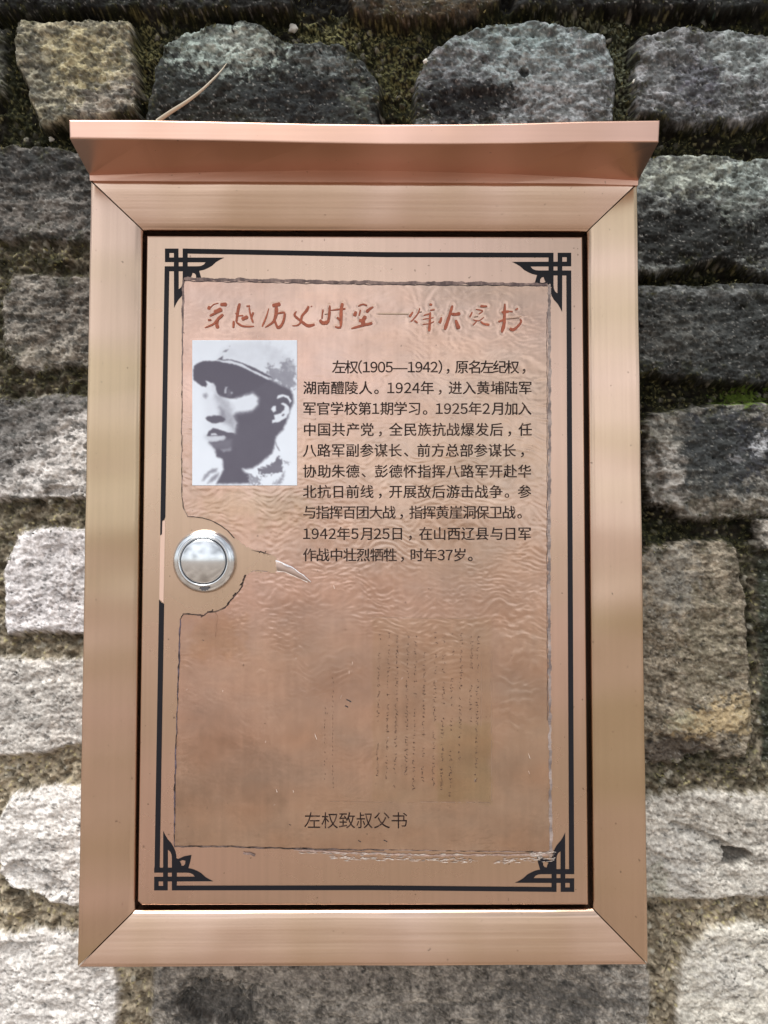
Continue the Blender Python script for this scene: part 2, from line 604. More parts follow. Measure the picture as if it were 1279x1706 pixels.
def blob(cx, cy, rx, ry, rot=0.0, edge=0.35, nz=0.35, ns=22.0, s=0):
    c, sn = math.cos(math.radians(rot)), math.sin(math.radians(rot))
    R_ = (max(rx, ry) if rot else None)
    ax_, ay_ = (R_ or rx) * (1.6 + nz), (R_ or ry) * (1.6 + nz)
    i0, i1 = np.searchsorted(xs, [cx - ax_, cx + ax_])
    j0, j1 = np.searchsorted(ys, [cy - ay_, cy + ay_])
    out = np.zeros(X.shape)
    Xs, Ys = X[j0:j1, i0:i1], Y[j0:j1, i0:i1]
    dx, dy = Xs - cx, Ys - cy
    u = (dx * c + dy * sn) / rx
    v = (-dx * sn + dy * c) / ry
    d = np.sqrt(u * u + v * v) + nz * fbm(Xs / ns, Ys / ns, 5, s + 121, .66)
    out[j0:j1, i0:i1] = sstep(1 + edge * .6, 1 - edge * .6, d)
    return out


crk = sstep(.045, .0, np.abs(fbm(X / 34 + SID, Y / 20, 3, 401))) * sstep(.1, .45, fbm(X / 70, Y / 70, 2, 411))
crk = np.maximum(crk, sstep(.03, .0, np.abs(fbm(X / 14, Y / 9 + SID, 3, 421))) * sstep(.15, .5, fbm(X / 40, Y / 40, 2, 431)) * .7)
H -= 1.5 * crk * inside
_mkh = sstep(.05, .0, np.abs(fbm(X / 9 + SID, Y / 6, 3, 197, .55))) * sstep(.15, .4, fbm(X / 22, Y / 16, 2, 199))
H -= .5 * _mkh * inside
# real hollows and chips
for (cx, cy, rx, ry, rot, dep) in [(1226, 1425, 24, 13, 12, 9), (1180, 1210, 60, 34, -15, -2.0), (365, 1668, 60, 34, 8, 7), (1085, 800, 16, 60, 0, 5),
                                   (872, 122, 9, 8, 0, 4), (800, 175, 80, 26, 0, 3), (1110, 1248, 70, 26, -6, 4), (100, 818, 26, 8, 0, 4), (1170, 1395, 60, 10, 22, 3),
                                   (25, 1580, 30, 14, 0, 3), (60, 1465, 60, 20, 20, 3)]:
    H -= dep * blob(cx, cy, rx, ry, rot, .3, .25, 18)

# ---- albedo of the wall
n_a = fbm(X / 46 + SID * 2.3, Y / 46, 5, 131, .6)
n_b = fbm((X + 1.7 * H) / 15, (Y + 1.9 * H) / 15, 4, 141, .6)
n_c = fbm(X / 120, Y / 120, 3, 151)
n_f = fbm((X + 1.9 * H) / 5, (Y + 1.5 * H) / 4, 3, 145, .7)
stain = sstep(.02, .30, fbm(X / 30 + SID * 3.7, Y / 20, 5, 441, .62))
stain2 = sstep(.10, .30, fbm(X / 13 + SID * 1.7, Y / 8, 4, 447, .62))
col = BASE * (1 - (1 - .6 * sstep(.35, .5, BASE[..., 0])) * (.34 * stain + .24 * stain2))[..., None] * 1.2 * np.clip(1 + (1 - .62 * sstep(.3, .5, BASE[..., 0])) * (0.40 * n_a + 0.32 * n_b + .22 * n_f), .15, 1.7)[..., None]


def lay(mask, c):
    global col
    col = col * (1 - mask[..., None]) + np.asarray(c) * mask[..., None]


stone_m = inside
# lichen, algae, bare and darker patches brick by brick
# yellowish brick, top left
lay(.55 * blob(130, 100, 60, 45, 0, .5, .8, 16, 3) * stone_m, (.36, .31, .17))
lay(.6 * blob(190, 165, 60, 26, -15, .5, .5, 20, 4) * stone_m, (.30, .27, .25))
lay(.6 * blob(65, 130, 30, 60, -20, .5, .5, 20, 5) * stone_m, (.17, .165, .14))
lay(.7 * blob(210, 190, 26, 14, 0, .4, .3, 12, 5) * stone_m, (.06, .05, .04))
# dark brick with a pale green bloom
lay(.85 * blob(360, 82, 95, 36, 8, .4, .7, 14, 6), (.33, .39, .36))
lay(.6 * blob(410, 70, 40, 24, 0, .5, .9, 10, 7), (.44, .48, .44))
lay(.6 * blob(540, 105, 50, 16, 12, .5, .8, 12, 8), (.22, .25, .25))
lay(.5 * blob(590, 165, 26, 20, 0, .5, .7, 12, 9), (.17, .20, .16))
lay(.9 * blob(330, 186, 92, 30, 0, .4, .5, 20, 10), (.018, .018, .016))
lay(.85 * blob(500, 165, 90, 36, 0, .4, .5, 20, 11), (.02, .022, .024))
# blue grey brick
lay(.7 * blob(900, 90, 110, 50, 0, .5, .6, 18, 12), (.28, .335, .345))
lay(.65 * blob(930, 160, 80, 42, 0, .5, .6, 18, 13), (.25, .265, .275))
lay(.35 * blob(840, 60, 80, 26, 0, .6, .7, 14, 14), (.22, .30, .29))
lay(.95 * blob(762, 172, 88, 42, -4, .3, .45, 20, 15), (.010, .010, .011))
lay(.5 * blob(745, 120, 40, 30, 0, .5, .6, 20, 16), (.10, .11, .12))
# right top brick
lay(.65 * blob(1230, 95, 60, 44, 0, .5, .6, 18, 17), (.33, .375, .375))
lay(.5 * blob(1110, 100, 44, 40, 0, .5, .6, 18, 17), (.25, .265, .275))
lay(.6 * blob(1165, 140, 34, 40, 0, .6, .7, 14, 18), (.085, .085, .115))
lay(.75 * blob(1230, 36, 60, 14, 4, .5, .6, 14, 19), (.25, .42, .36))
lay(.7 * blob(1090, 195, 60, 12, 0, .5, .5, 14, 20), (.03, .03, .03))
# third course
lay(.75 * blob(60, 275, 110, 26, 3, .5, .6, 18, 21) * stone_m, (.045, .045, .045))
lay(.6 * blob(50, 365, 90, 28, 0, .6, .6, 18, 22) * stone_m, (.17, .155, .14))
lay(.9 * blob(1150, 292, 90, 32, 0, .4, .6, 14, 23), (.36, .39, .345))
lay(.85 * blob(1255, 300, 50, 38, 0, .4, .7, 12, 24), (.33, .38, .36))
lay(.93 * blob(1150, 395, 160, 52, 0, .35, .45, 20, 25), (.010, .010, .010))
lay(.6 * blob(1225, 345, 30, 24, 40, .5, .8, 10, 26), (.18, .20, .18))
# fourth
lay(.6 * blob(60, 595, 70, 14, 4, .5, .7, 14, 27) * stone_m, (.40, .37, .32))
lay(.45 * blob(35, 590, 26, 24, 0, .5, .6, 14, 28), (.32, .29, .24))
lay(.45 * blob(120, 500, 60, 40, 0, .6, .7, 18, 29) * stone_m, (.12, .11, .10))
lay(.6 * blob(1150, 486, 110, 12, 2, .5, .6, 12, 30), (.19, .20, .20))
lay(.45 * blob(1120, 560, 60, 40, 0, .6, .9, 10, 31), (.14, .14, .13))
# fifth: half the left brick is darker
lay(.85 * sstep(-30, 34, (765 - Y) - (X - 40) * .78 + 26 * fbm(X / 30, Y / 30, 3, 161)) * sstep(-230, 0, X + 200) * (SID == 13), (.115, .11, .105))
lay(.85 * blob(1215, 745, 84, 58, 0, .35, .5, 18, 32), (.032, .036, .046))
lay(.75 * blob(1180, 760, 60, 70, 0, .4, .5, 18, 33) * (SID == 14), (.05, .055, .055))
lay(.85 * blob(1110, 790, 28, 60, -4, .4, .35, 20, 34) * (SID == 14), (.40, .385, .36))
lay(.55 * blob(1105, 720, 36, 30, 0, .5, .4, 20, 35), (.25, .24, .21))
lay(.9 * blob(1265, 742, 14, 18, 10, .3, .6, 10, 36), (.33, .34, .36))
lay(.6 * blob(1225, 765, 12, 8, 10, .3, .8, 8, 37), (.30, .31, .33))
lay(.6 * blob(1200, 845, 90, 16, 0, .5, .6, 18, 38) * stone_m, (.15, .125, .095))
# sixth
lay(.4 * blob(100, 960, 40, 70, 20, .7, .9, 16, 39) * stone_m, (.36, .35, .36))
lay(.5 * blob(1120, 960, 40, 70, 0, .6, .6, 18, 40) * stone_m, (.23, .23, .215))
lay(.5 * blob(1180, 1080, 50, 90, 0, .6, .8, 12, 41) * stone_m, (.15, .135, .095))
lay(.85 * blob(1185, 1198, 52, 26, -20, .35, .6, 16, 42) * stone_m, (.42, .33, .20))
lay(.8 * blob(1235, 1190, 18, 36, 8, .4, .6, 12, 43), (.36, .29, .18))
lay(.6 * blob(1135, 1200, 22, 16, 0, .5, .8, 10, 44), (.36, .34, .24))
lay(.8 * blob(1110, 1252, 80, 24, -6, .4, .4, 18, 45) * stone_m, (.085, .07, .06))
lay(.75 * blob(1226, 1425, 25, 14, -12, .35, .25, 18), (.12, .105, .09))  # shade of the brick's hollow painted into the colour
lay(.8 * blob(872, 122, 10, 7, 0, .3, .4, 8), (.02, .02, .02))
# seventh to ninth
lay(.35 * blob(50, 1170, 80, 50, 0, .7, 1.0, 12, 46) * stone_m, (.27, .26, .25))
lay(.45 * blob(60, 1430, 50, 40, 0, .7, .8, 16, 47) * stone_m, (.42, .41, .40))
lay(.5 * blob(1130, 1430, 40, 50, 0, .6, .8, 14, 48) * stone_m, (.46, .45, .43))
lay(.5 * blob(1220, 1365, 80, 14, 20, .5, .8, 14, 49) * stone_m, (.19, .165, .135))
lay(.5 * blob(1095, 1480, 20, 40, 0, .6, .5, 14, 50) * stone_m, (.25, .25, .19))
lay(.75 * blob(350, 1675, 76, 36, 8, .4, .6, 16, 51) * stone_m, (.085, .082, .078))
lay(.6 * blob(930, 1660, 120, 34, 4, .5, .9, 12, 52) * stone_m, (.12, .118, .112))
lay(.4 * blob(520, 1625, 120, 12, 0, .5, .9, 10, 53) * stone_m, (.36, .33, .30))
lay(.5 * blob(1215, 1620, 50, 40, 0, .6, .8, 12, 54) * stone_m, (.48, .47, .45))

_bl = sstep(.0, .22, fbm(X / 24 + 3.3, Y / 15, 5, 461, .62) + .22 * sstep(700, 150, Y) - .12 + .2 * sstep(850, 1150, X) * sstep(900, 600, Y) - .5 * sstep(700, 950, Y))
lay(.62 * _bl * stone_m, (.035, .038, .038))
# joints: tan grit low on the left, black soil and moss towards the top and the right
damp = np.clip(sstep(1350, 560, Y) * .72 + sstep(500, 1150, X) * .5 + .18 * n_c, 0, 1)
damp = np.maximum(damp, sstep(420, 250, Y))
damp = damp * (1 - .75 * sstep(1250, 1420, Y))
mc = (np.array([.30, .26, .195]) * (1 - damp[..., None]) + np.array([.014, .013, .010]) * damp[..., None])
mc = mc * (1 + .55 * n_b + .35 * n_a)[..., None]
pale_g = (cv_ > .86) * sstep(.42, .30, cd_)
mc = mc * (1 - .8 * pale_g[..., None]) + np.array([.42, .40, .34]) * (.8 * pale_g * (1 - .5 * damp))[..., None]
joint = 1 - sstep(-1, 9, SD + 3.5 * n_b + 2 * n_f)
col = col * (1 - joint[..., None]) + mc * joint[..., None]
c4, v4 = cells(X / 6.5, Y / 6.5, 29)
crumb = sstep(.42, .25, c4) * (v4 > .74)
cr_c = np.array([.20, .18, .10]) * (1 - damp[..., None]) * 2.0 + np.array([.17, .155, .085]) * damp[..., None]
_cm = (crumb * joint * sstep(-.2, .5, n_a + .2))[..., None] * .75
col = col * (1 - _cm) + cr_c * (.5 + v4[..., None]) * _cm
_cm = (sstep(.40, .25, c4) * (v4 < .22) * joint)[..., None] * .7
col = col * (1 - _cm) + np.array([.02, .018, .014]) * _cm
# moss films creeping over joints and brick rims
mossn = fbm(X / 30, Y / 30, 5, 171, .62)
moss = sstep(.05, .5, mossn + .5 * joint - .35 + .35 * damp) * sstep(60, -10, SD) * np.clip(damp * 1.1, 0, 1)
lay(.7 * moss, (.015, .017, .009))
lay(.4 * moss * sstep(.15, .7, fbm(X / 6, Y / 6, 3, 181)), (.15, .145, .065))
_fl = stone_m * sstep(.62, .95, fbm(X / 7, Y / 5, 3, 191, .7))
lay(.3 * _fl, (.5, .49, .46))
_mk = sstep(.05, .0, np.abs(fbm(X / 9 + SID, Y / 6, 3, 197, .55))) * sstep(.15, .4, fbm(X / 22, Y / 16, 2, 199))
lay(.55 * _mk * stone_m * (1 - .3 * calm), (.06, .056, .05))
lay(.4 * crk * stone_m, (.05, .045, .04))
lay(.25 * stone_m * sstep(.55, .95, fbm(X / 8, Y / 5, 3, 195, .7)), (.03, .028, .025))
lay(.8 * blob(1250, 660, 40, 13, -6, .5, 1.0, 9, 55), (.10, .15, .028))
_cr5 = sstep(.0, .35, fbm(X / 5, Y / 5, 3, 185, .6))
lay(.75 * _cr5 * blob(660, 90, 50, 60, 0, .5, .8, 14, 56) * joint, (.145, .14, .062))
lay(.8 * _cr5 * blob(560, 45, 60, 26, 0, .5, .9, 12, 57) * joint, (.22, .21, .10))
lay(.7 * _cr5 * blob(240, 70, 20, 60, 0, .5, .9, 10, 58) * joint, (.25, .235, .11))
lay(.6 * _cr5 * blob(1040, 120, 18, 80, 0, .5, .9, 10, 58) * joint, (.22, .24, .17))
lay(.6 * _cr5 * blob(960, 28, 80, 10, 0, .5, .9, 10, 58) * joint, (.24, .25, .17))
lay(.9 * blob(600, -10, 900, 16, 0, .3, .3, 40, 59) * joint, (.012, .012, .012))
col = np.clip(col * np.clip(1 + .12 * n_f, .4, 1.5)[..., None], .004, .8)

base_pt = P(X, Y, YW)
V = base_pt.copy()
V[..., 1] -= H * 0.001
fc = grid_faces(NX, NY)
v_all = V.reshape(-1, 3)
c_all = col.reshape(-1, 3)
# solid back so that the wall has its thickness
x0, x1 = v_all[:, 0].min(), v_all[:, 0].max()
z0, z1 = v_all[:, 2].min(), v_all[:, 2].max()
nb = len(v_all)
bk = np.array([(x0, .11, z0), (x1, .11, z0), (x1, .11, z1), (x0, .11, z1), (x0, .40, z0), (x1, .40, z0), (x1, .40, z1), (x0, .40, z1)])
v_all = np.concatenate([v_all, bk])
c_all = np.concatenate([c_all, np.full((8, 3), .2)])
bf = np.array([(4, 5, 6, 7), (0, 1, 5, 4), (1, 2, 6, 5), (2, 3, 7, 6), (3, 0, 4, 7)]) + nb
fc = np.concatenate([fc, bf])
wall = mesh_from('brick_wall', v_all, fc, M_WALL, smooth=True, colors=c_all)
tag(wall, 'old grey brick wall with worn blocks and mossy recessed joints behind the copper sign box', 'wall')


def wall_y(px, py):
    i = int(np.clip(np.searchsorted(xs, px), 0, NX - 1))
    j = int(np.clip(np.searchsorted(ys, py), 0, NY - 1))
    return YW - H[j, i] * .001


# moss leaflets in the damp joints: nobody could count them
mm_, mt_, mb_ = col_attr_mat('moss_leaf', 0.8)
cand = (moss * (SD < 12) * (X > -60) * (X < 1340) * (Y > -60) * (Y < 1760)).ravel()
pr = cand / cand.sum()
NM = 7000
idx = RNG.choice(len(pr), NM, p=pr)
mv, mf, mcol = [], [], []
jx, jy = idx % NX, idx // NX
for k in range(NM):
    c = V[jy[k], jx[k]]
    s = RNG.uniform(.0006, .0019)
    a = RNG.uniform(0, 2 * math.pi)
    up = np.array([math.cos(a) * .6, -RNG.uniform(.5, 1.1), math.sin(a) * .6 + .25])
    up /= np.linalg.norm(up)
    t1 = np.cross(up, [RNG.normal(), RNG.normal(), RNG.normal()])
    t1 /= np.linalg.norm(t1) + 1e-9
    b0 = c + RNG.normal(0, .0006, 3)
    n0 = len(mv)
    mv += [b0 - t1 * s * .32, b0 + t1 * s * .32, b0 + up * s * .8 + t1 * s * .28, b0 + up * s * 1.5, b0 + up * s * .8 - t1 * s * .28]
    mf.append((n0, n0 + 1, n0 + 2, n0 + 3, n0 + 4))
    q = RNG.random()
    q = q ** 2.2
    cc = np.array([.026, .029, .010]) * (1 - q) + np.array([.26, .24, .11]) * q
    mcol += [cc] * 5
mo = mesh_from('moss', mv, mf, mm_, colors=np.array(mcol))
tag(mo, 'olive moss growing in the damp joints between the wall blocks', 'moss', kind='stuff')

# pale grit caught in the joints
peb = plain('pale_grit', (.50, .49, .45), .7)
for (px, py, r, lab) in [(488, 48, 8, 'white pebble lodged in the mossy joint above the copper canopy'),
                         (709, 103, 5, 'small pale grain left of the blue grey block above the canopy'),
                         (86, 229, 7, 'pale flat grain in the joint under the yellowish block left of the canopy'),
                         (1057, 136, 4, 'tiny white grain in the upright joint between the two blue grey blocks')]:
    bm = bmesh.new()
    bmesh.ops.create_icosphere(bm, subdivisions=3, radius=1)
    rn = random.Random(px)
    for v in bm.verts:
        v.co *= 1 + .22 * math.sin(v.co.x * 3 + px) * math.cos(v.co.z * 4 + py) + rn.uniform(-.03, .03)
        v.co = Vector((v.co.x * r * .00037, v.co.y * r * .00025, v.co.z * r * .00040))
    o = bm_obj('pebble', bm, peb, smooth=True)
    yw = wall_y(px, py)
    o.location = Vector(P(px, py, yw - r * .00012))
    o.rotation_euler = (0, rn.uniform(-.6, .6), 0)
    tag(o, lab, 'pebble', 'pale grains in the joints')

# ------------------------------------------------------------------ the sign box
box = bpy.data.objects.new('sign_box', None)
COL.objects.link(box)
box.empty_display_size = .05
box.location = Vector(P(604, 1612, .06))
tag(box, 'copper coloured metal sign box with canopy, framed door and chrome lock', 'sign box')
BM = box.matrix_world.copy()
OFF = np.array(box.location)


def fix(o, parent):
    """parent without moving"""
    o.parent = parent
    o.matrix_parent_inverse = Matrix.Translation(-Vector(OFF)) if parent is box else Matrix.Identity(4)
    return o


# all parts are modelled in world coordinates; their origin sits at the world origin
OC = [(150, 300), (1062, 305), (1080.5, 1609), (128, 1613)]      # frame, outer corners TL TR BR BL
IC = [(237.5, 383), (978, 385), (988.5, 1515.5), (224, 1517.5)]    # inner corners
ow = [P(x, y, 0) for x, y in OC]
SLOPE = .0054
iw = [P(x, y, SLOPE) for x, y in IC]
rad_o, rad_i, dep_o, dep_i, depth = .0026, .0042, .0015, .0022, .014


def prof():
    """(t across the rail in metres from the outer edge or the inner edge, depth)"""
    pr_ = []
    for k in range(0, 7):
        a = math.pi / 2 * k / 6
        pr_.append(('o', rad_o * (1 - math.sin(a)), dep_o * (1 - math.cos(a))))
    pr_ = pr_[::-1]                            # from the side round to the face
    for f_ in (.25, .5, .75):
        pr_.append(('f', f_, 0))
    for k in range(0, 8):
        a = math.pi / 2 * k / 7
        pr_.append(('i', rad_i * (1 - math.sin(a)), dep_i * (1 - math.cos(a))))
    return pr_


PROF = [('o', 0, .062)] + prof() + [('i', 0, depth)]


def rail(a, b, mat, sag=0.0):
    bm = bmesh.new()
    n = 90
    wdt = .0287
    rings = []
    for s in range(n + 1):
        t = s / n
        t = .0013 + t * (1 - .0026)
        ring = []
        for (kind, q, d) in PROF:
            # position across: outer corner line to inner corner line
            if kind == 'o':
                u = q / wdt
            elif kind == 'i':
                u = 1 - q / wdt
            else:
                u = (rad_o / wdt) + q * (1 - (rad_o + rad_i) / wdt)
            pa = ow[a] * (1 - u) + iw[a] * u
            pb = ow[b] * (1 - u) + iw[b] * u
            p = pa * (1 - t) + pb * t
            p = p + np.array([0, d + (.00050 * float(noise(np.array([(p[0] if a in (0, 2) else p[2]) * 34 + 5 * a]), np.array([a * 7.3 + u * .4]))[0]) if kind == 'f' or d < depth * .3 else 0), 0])
            p[2] -= sag * math.sin(math.pi * t)
            ring.append(bm.verts.new(p))
        rings.append(ring)
    for r0, r1 in zip(rings[:-1], rings[1:]):
        for k in range(len(PROF) - 1):
            bm.faces.new((r0[k], r1[k], r1[k + 1], r0[k + 1]))
    for r in (rings[0], rings[-1]):
        bm.faces.new([bm.verts.new(v.co) for v in r])
    o = bm_obj('frame_rail', bm, mat, smooth=True)
    fix(o, box)
    return o


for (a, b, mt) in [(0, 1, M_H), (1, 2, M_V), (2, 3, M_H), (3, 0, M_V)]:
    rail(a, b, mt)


def prism(pts, y0, y1):
    bm = bmesh.new()
    f = [bm.verts.new((p[0], y0, p[2])) for p in pts]
    g_ = [bm.verts.new((p[0], y1, p[2])) for p in pts]
    bm.faces.new(f)
    bm.faces.new(g_[::-1])
    n = len(pts)
    for i in range(n):
        bm.faces.new((f[i], f[(i + 1) % n], g_[(i + 1) % n], g_[i]))
    return bm


# dark housing behind the frame
hp = [P(x, y, 0) for x, y in [(156, 306), (1056, 311), (1074, 1603), (134, 1607)]]
fix(bm_obj('housing', prism(hp, .0136, .0700), M_DARK), box)

# door
dpx = [(244.5, 392.5), (970, 394.5), (980, 1507.5), (236, 1508), (229, 1502)]
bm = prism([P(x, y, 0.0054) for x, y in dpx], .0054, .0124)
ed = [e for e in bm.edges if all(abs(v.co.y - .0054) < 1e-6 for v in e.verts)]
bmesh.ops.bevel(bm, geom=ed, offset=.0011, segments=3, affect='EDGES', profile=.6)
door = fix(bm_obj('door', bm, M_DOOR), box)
DY = .0054                                    # the door's front face


def sub(o):
    o.parent = door
    return o


def flat(name, polys, y, mat, parent=door, thick=0.0):
    """polys: list of (outer, [holes], dy) in photo pixels, laid on the upright plane y"""
    vs, fs = [], []
    for item in polys:
        outer, holes, dy = item
        loops = [[Vector(P(a, b, y + dy)) for a, b in L_] for L_ in [outer] + holes]
        l2 = [[Vector((v.x, v.z, 0)) for v in L_] for L_ in loops]
        tri = tessellate_polygon(l2)
        n0 = len(vs)
        for L_ in loops:
            vs += L_
        for t_ in tri:
            q = [vs[n0 + k] for k in t_]
            nrm = (q[1] - q[0]).cross(q[2] - q[0])
            fs.append(tuple(n0 + k for k in (t_ if nrm.y < 0 else t_[::-1])))
    o = mesh_from(name, vs, fs, mat)
    if parent:
        o.parent = parent
    return o


# ---- printed border with fret corners
sc_ = 1 / 3.762


def corner(cx, cy, sx, sy, petal=True, k=1.0):
    def T(pts, swap=False):
        r = []
        for u, v in pts:
            if swap:
                u, v = v, u
            r.append((cx + sx * u * sc_ * k, cy - sy * v * sc_ * k))
        return r
    out = []
    out.append((T([(0, 0), (85, 0), (85, 85), (0, 85)]), [T([(28, 28), (56, 28), (56, 56), (28, 56)])], 0))
    wing = [(85, 56), (372, 57), (345, 70), (320, 85), (295, 108), (270, 122), (245, 133), (218, 139), (0, 139), (0, 111), (205, 111), (225, 109), (243, 101), (255, 86), (85, 86)]
    for i, s in enumerate((False, True)):
        out.append((T(wing, s), [], -2e-5 * (1 + i)))
        out.append((T([(113, 0), (142, 0), (142, 200), (113, 200)], not s), [], -2e-5 * (3 + i)))
    if petal:
        out.append((T([(140, 138), (214, 138), (226, 180), (234, 222), (190, 214), (150, 196), (138, 200)]), [T([(160, 182), (178, 190), (196, 186), (194, 166), (184, 154), (172, 152), (168, 168)])], -1.2e-4))
    return out


BY = DY - .00012
C_TL, C_TR, C_BR, C_BL = (274.5, 414), (951.5, 421), (956.5, 1486), (256.5, 1483.5)
pol = []
pol += corner(*C_TL, 1, -1, k=1.0)
pol += corner(*C_TR, -1, -1, k=1.0)
pol += corner(*C_BR, -1, 1, k=1.0)
pol += corner(*C_BL, 1, 1, k=1.0)
t = 7.6
pol.append(([(C_TL[0] + 30, C_TL[1]), (640, 420), (C_TR[0] - 30, C_TR[1]), (C_TR[0] - 30, C_TR[1] + t), (640, 428), (C_TL[0] + 30, C_TL[1] + 8)], [], -1.6e-4))
pol.append(([(C_BL[0] + 30, C_BL[1] - t), (620, 1475.5), (C_BR[0] - 30, C_BR[1] - t), (C_BR[0] - 30, C_BR[1]), (620, 1483), (C_BL[0] + 30, C_BL[1])], [], -1.6e-4))
pol.append(([(C_TR[0] - 8, C_TR[1] + 30), (C_TR[0], C_TR[1] + 30), (C_BR[0], C_BR[1] - 30), (C_BR[0] - 8.4, C_BR[1] - 30)], [], -1.8e-4))


def left_x(y):
    return C_TL[0] + (C_BL[0] - C_TL[0]) * (y - C_TL[1]) / (C_BL[1] - C_TL[1])


pol.append(([(left_x(444), 444), (left_x(444) + 7.6, 444), (left_x(862) + 8, 861), (left_x(862) + 6.2, 866), (left_x(870) + 3, 868), (left_x(880) + 2.6, 890), (left_x(890), 892)], [], -1.8e-4))
pol.append(([(left_x(1000), 999), (left_x(1003) + 4, 1004), (left_x(1006) + 8.4, 1006), (left_x(1453) + 8.4, 1453), (left_x(1453), 1453)], [], -1.8e-4))
flat('border_print', pol, BY, M_INK)
flat('bare_strip', [([(left_x(892) + .5, 892), (left_x(880) + 3, 890), (left_x(870) + 3.4, 869), (left_x(866) + 8, 866), (left_x(1004) + 7.6, 1004), (left_x(1000) + .5, 998)], [], 0)], BY - 1e-5, M_BARE)

# ---- the plastic film sheet: rippled, cut round the lock
FILM = [(306, 463), (437, 465.5), (620, 470), (760, 470.5), (912, 472.5), (918, 473), (917.5, 980), (919, 1357), (920.6, 1419), (760, 1418), (600, 1416), (480, 1414), (290, 1410.5),
        (291.8, 1266), (297, 1127), (300, 1033), (305, 1022.7), (318, 1023), (331.6, 1025.5), (346, 1019), (358, 1019), (374, 1013), (387.5, 996), (403, 975), (408.7, 957.6), (422, 951), (441, 952.5),
        (459, 953), (460, 929), (441, 922), (419, 916), (401, 907), (390, 896.5), (377, 882), (358, 870), (337, 862.4), (312, 861), (305.6, 846), (302.4, 830), (303, 600)]

TITLE = []


def T_(off, sc8, strokes):
    for pts, wd in strokes:
        if isinstance(wd, (int, float)):
            wd = (wd, wd)
        pp = [(off[0] + x / sc8, off[1] + y / sc8) for x, y in pts]
        TITLE.append((pp, wd[0] / sc8 * 1.4 + .15, wd[1] / sc8 * 1.4 + .15))


T_((330, 490), 7.99, [
    ([(135, 205), (152, 158)], (34, 26)), ([(160, 185), (200, 140), (270, 118)], 9), ([(292, 142), (335, 136), (380, 138)], (30, 36)), ([(208, 240), (260, 220), (312, 192)], 34), ([(152, 290), (240, 246), (322, 215)], (24, 14)),
    ([(128, 346), (172, 340)], 18), ([(332, 268), (270, 322), (210, 390), (140, 425), (85, 446)], (30, 9)), ([(262, 325), (245, 390), (262, 456)], (30, 34)),
    ([(552, 122), (532, 200), (516, 300), (505, 372)], (30, 20)), ([(492, 258), (540, 246)], 12), ([(505, 290), (600, 284)], 12), ([(472, 355), (466, 448)], 20), ([(505, 372), (580, 420), (660, 430), (744, 426)], (22, 10)), ([(576, 334), (662, 298)], 32),
    ([(640, 162), (690, 156)], 15), ([(676, 168), (692, 260), (730, 382)], (12, 20)), ([(732, 240), (702, 330)], 18),
    ([(938, 188), (905, 300), (850, 432)], (8, 18)), ([(984, 152), (1040, 142), (1094, 128)], (30, 40)), ([(1038, 160), (1036, 260), (1002, 360), (940, 410), (888, 442)], (40, 8)), ([(1040, 262), (1100, 246), (1146, 252), (1138, 340), (1105, 415), (1066, 442), (1038, 420)], (14, 30)), ([(1006, 330), (1048, 430)], 22)])
T_((470, 490), 7.99, [
    ([(188, 226), (165, 282), (240, 350), (340, 420), (432, 402)], (16, 34)), ([(352, 158), (320, 222), (262, 290), (246, 370), (200, 414), (130, 420)], (30, 10)), ([(384, 158), (390, 166)], 16),
    ([(542, 200), (526, 330)], 14), ([(632, 148), (622, 300), (602, 384)], (20, 28)), ([(498, 340), (540, 382), (612, 372)], (26, 38)), ([(562, 270), (612, 262)], 8), ([(640, 216), (740, 204), (842, 194)], (8, 20)), ([(802, 118), (784, 220), (780, 432)], (32, 28)),
    ([(786, 436), (745, 444), (700, 430)], (24, 12)), ([(728, 308), (778, 350)], 22),
    ([(1010, 160), (1072, 134), (1132, 152)], 14), ([(960, 292), (982, 228)], (34, 24)), ([(1022, 290), (1042, 206)], 13), ([(1118, 242), (1160, 200), (1214, 168)], (34, 16)), ([(1112, 290), (1075, 350), (1080, 400)], (34, 46)), ([(1045, 330), (1045, 372)], 34), ([(918, 458), (1080, 412), (1140, 400), (1200, 384)], (20, 30))])
T_((610, 490), 7.99, [
    ([(150, 262), (570, 264)], 5), ([(622, 234), (575, 302)], (12, 24)), ([(712, 184), (692, 250), (622, 340), (590, 362)], 13), ([(640, 350), (684, 382)], 14), ([(700, 240), (742, 234)], 8), ([(762, 284), (842, 258)], 11), ([(750, 402), (842, 390), (904, 362)], 9), ([(862, 124), (856, 152)], 26),
    ([(852, 214), (912, 204)], 12), ([(852, 236), (846, 380), (836, 496)], (18, 30)), ([(752, 334), (900, 312)], 9), ([(1002, 304), (990, 350), (972, 384)], (14, 34)), ([(1148, 148), (1112, 270), (1045, 472)], (22, 32)), ([(1132, 262), (1190, 268), (1252, 254)], (26, 30)), ([(1190, 340), (1232, 460)], (20, 46))])
T_((750, 470), 7.99, [
    ([(400, 318), (440, 320), (492, 320)], (26, 14)), ([(292, 398), (260, 466)], 14), ([(340, 360), (430, 382), (378, 424)], 12), ([(302, 500), (380, 512), (450, 464)], 9), ([(300, 572), (352, 520)], 11), ([(402, 520), (450, 556), (522, 566)], (12, 24)), ([(320, 462), (372, 456)], 8),
    ([(728, 288), (722, 450), (716, 560), (686, 668)], (22, 34)), ([(684, 402), (740, 396), (782, 388)], 24), ([(640, 528), (722, 498)], 18), ([(782, 386), (832, 394)], 12), ([(742, 490), (922, 472)], 7), ([(880, 350), (890, 366)], 28), ([(930, 488), (942, 530), (882, 604), (830, 634), (792, 612)], (14, 34))])

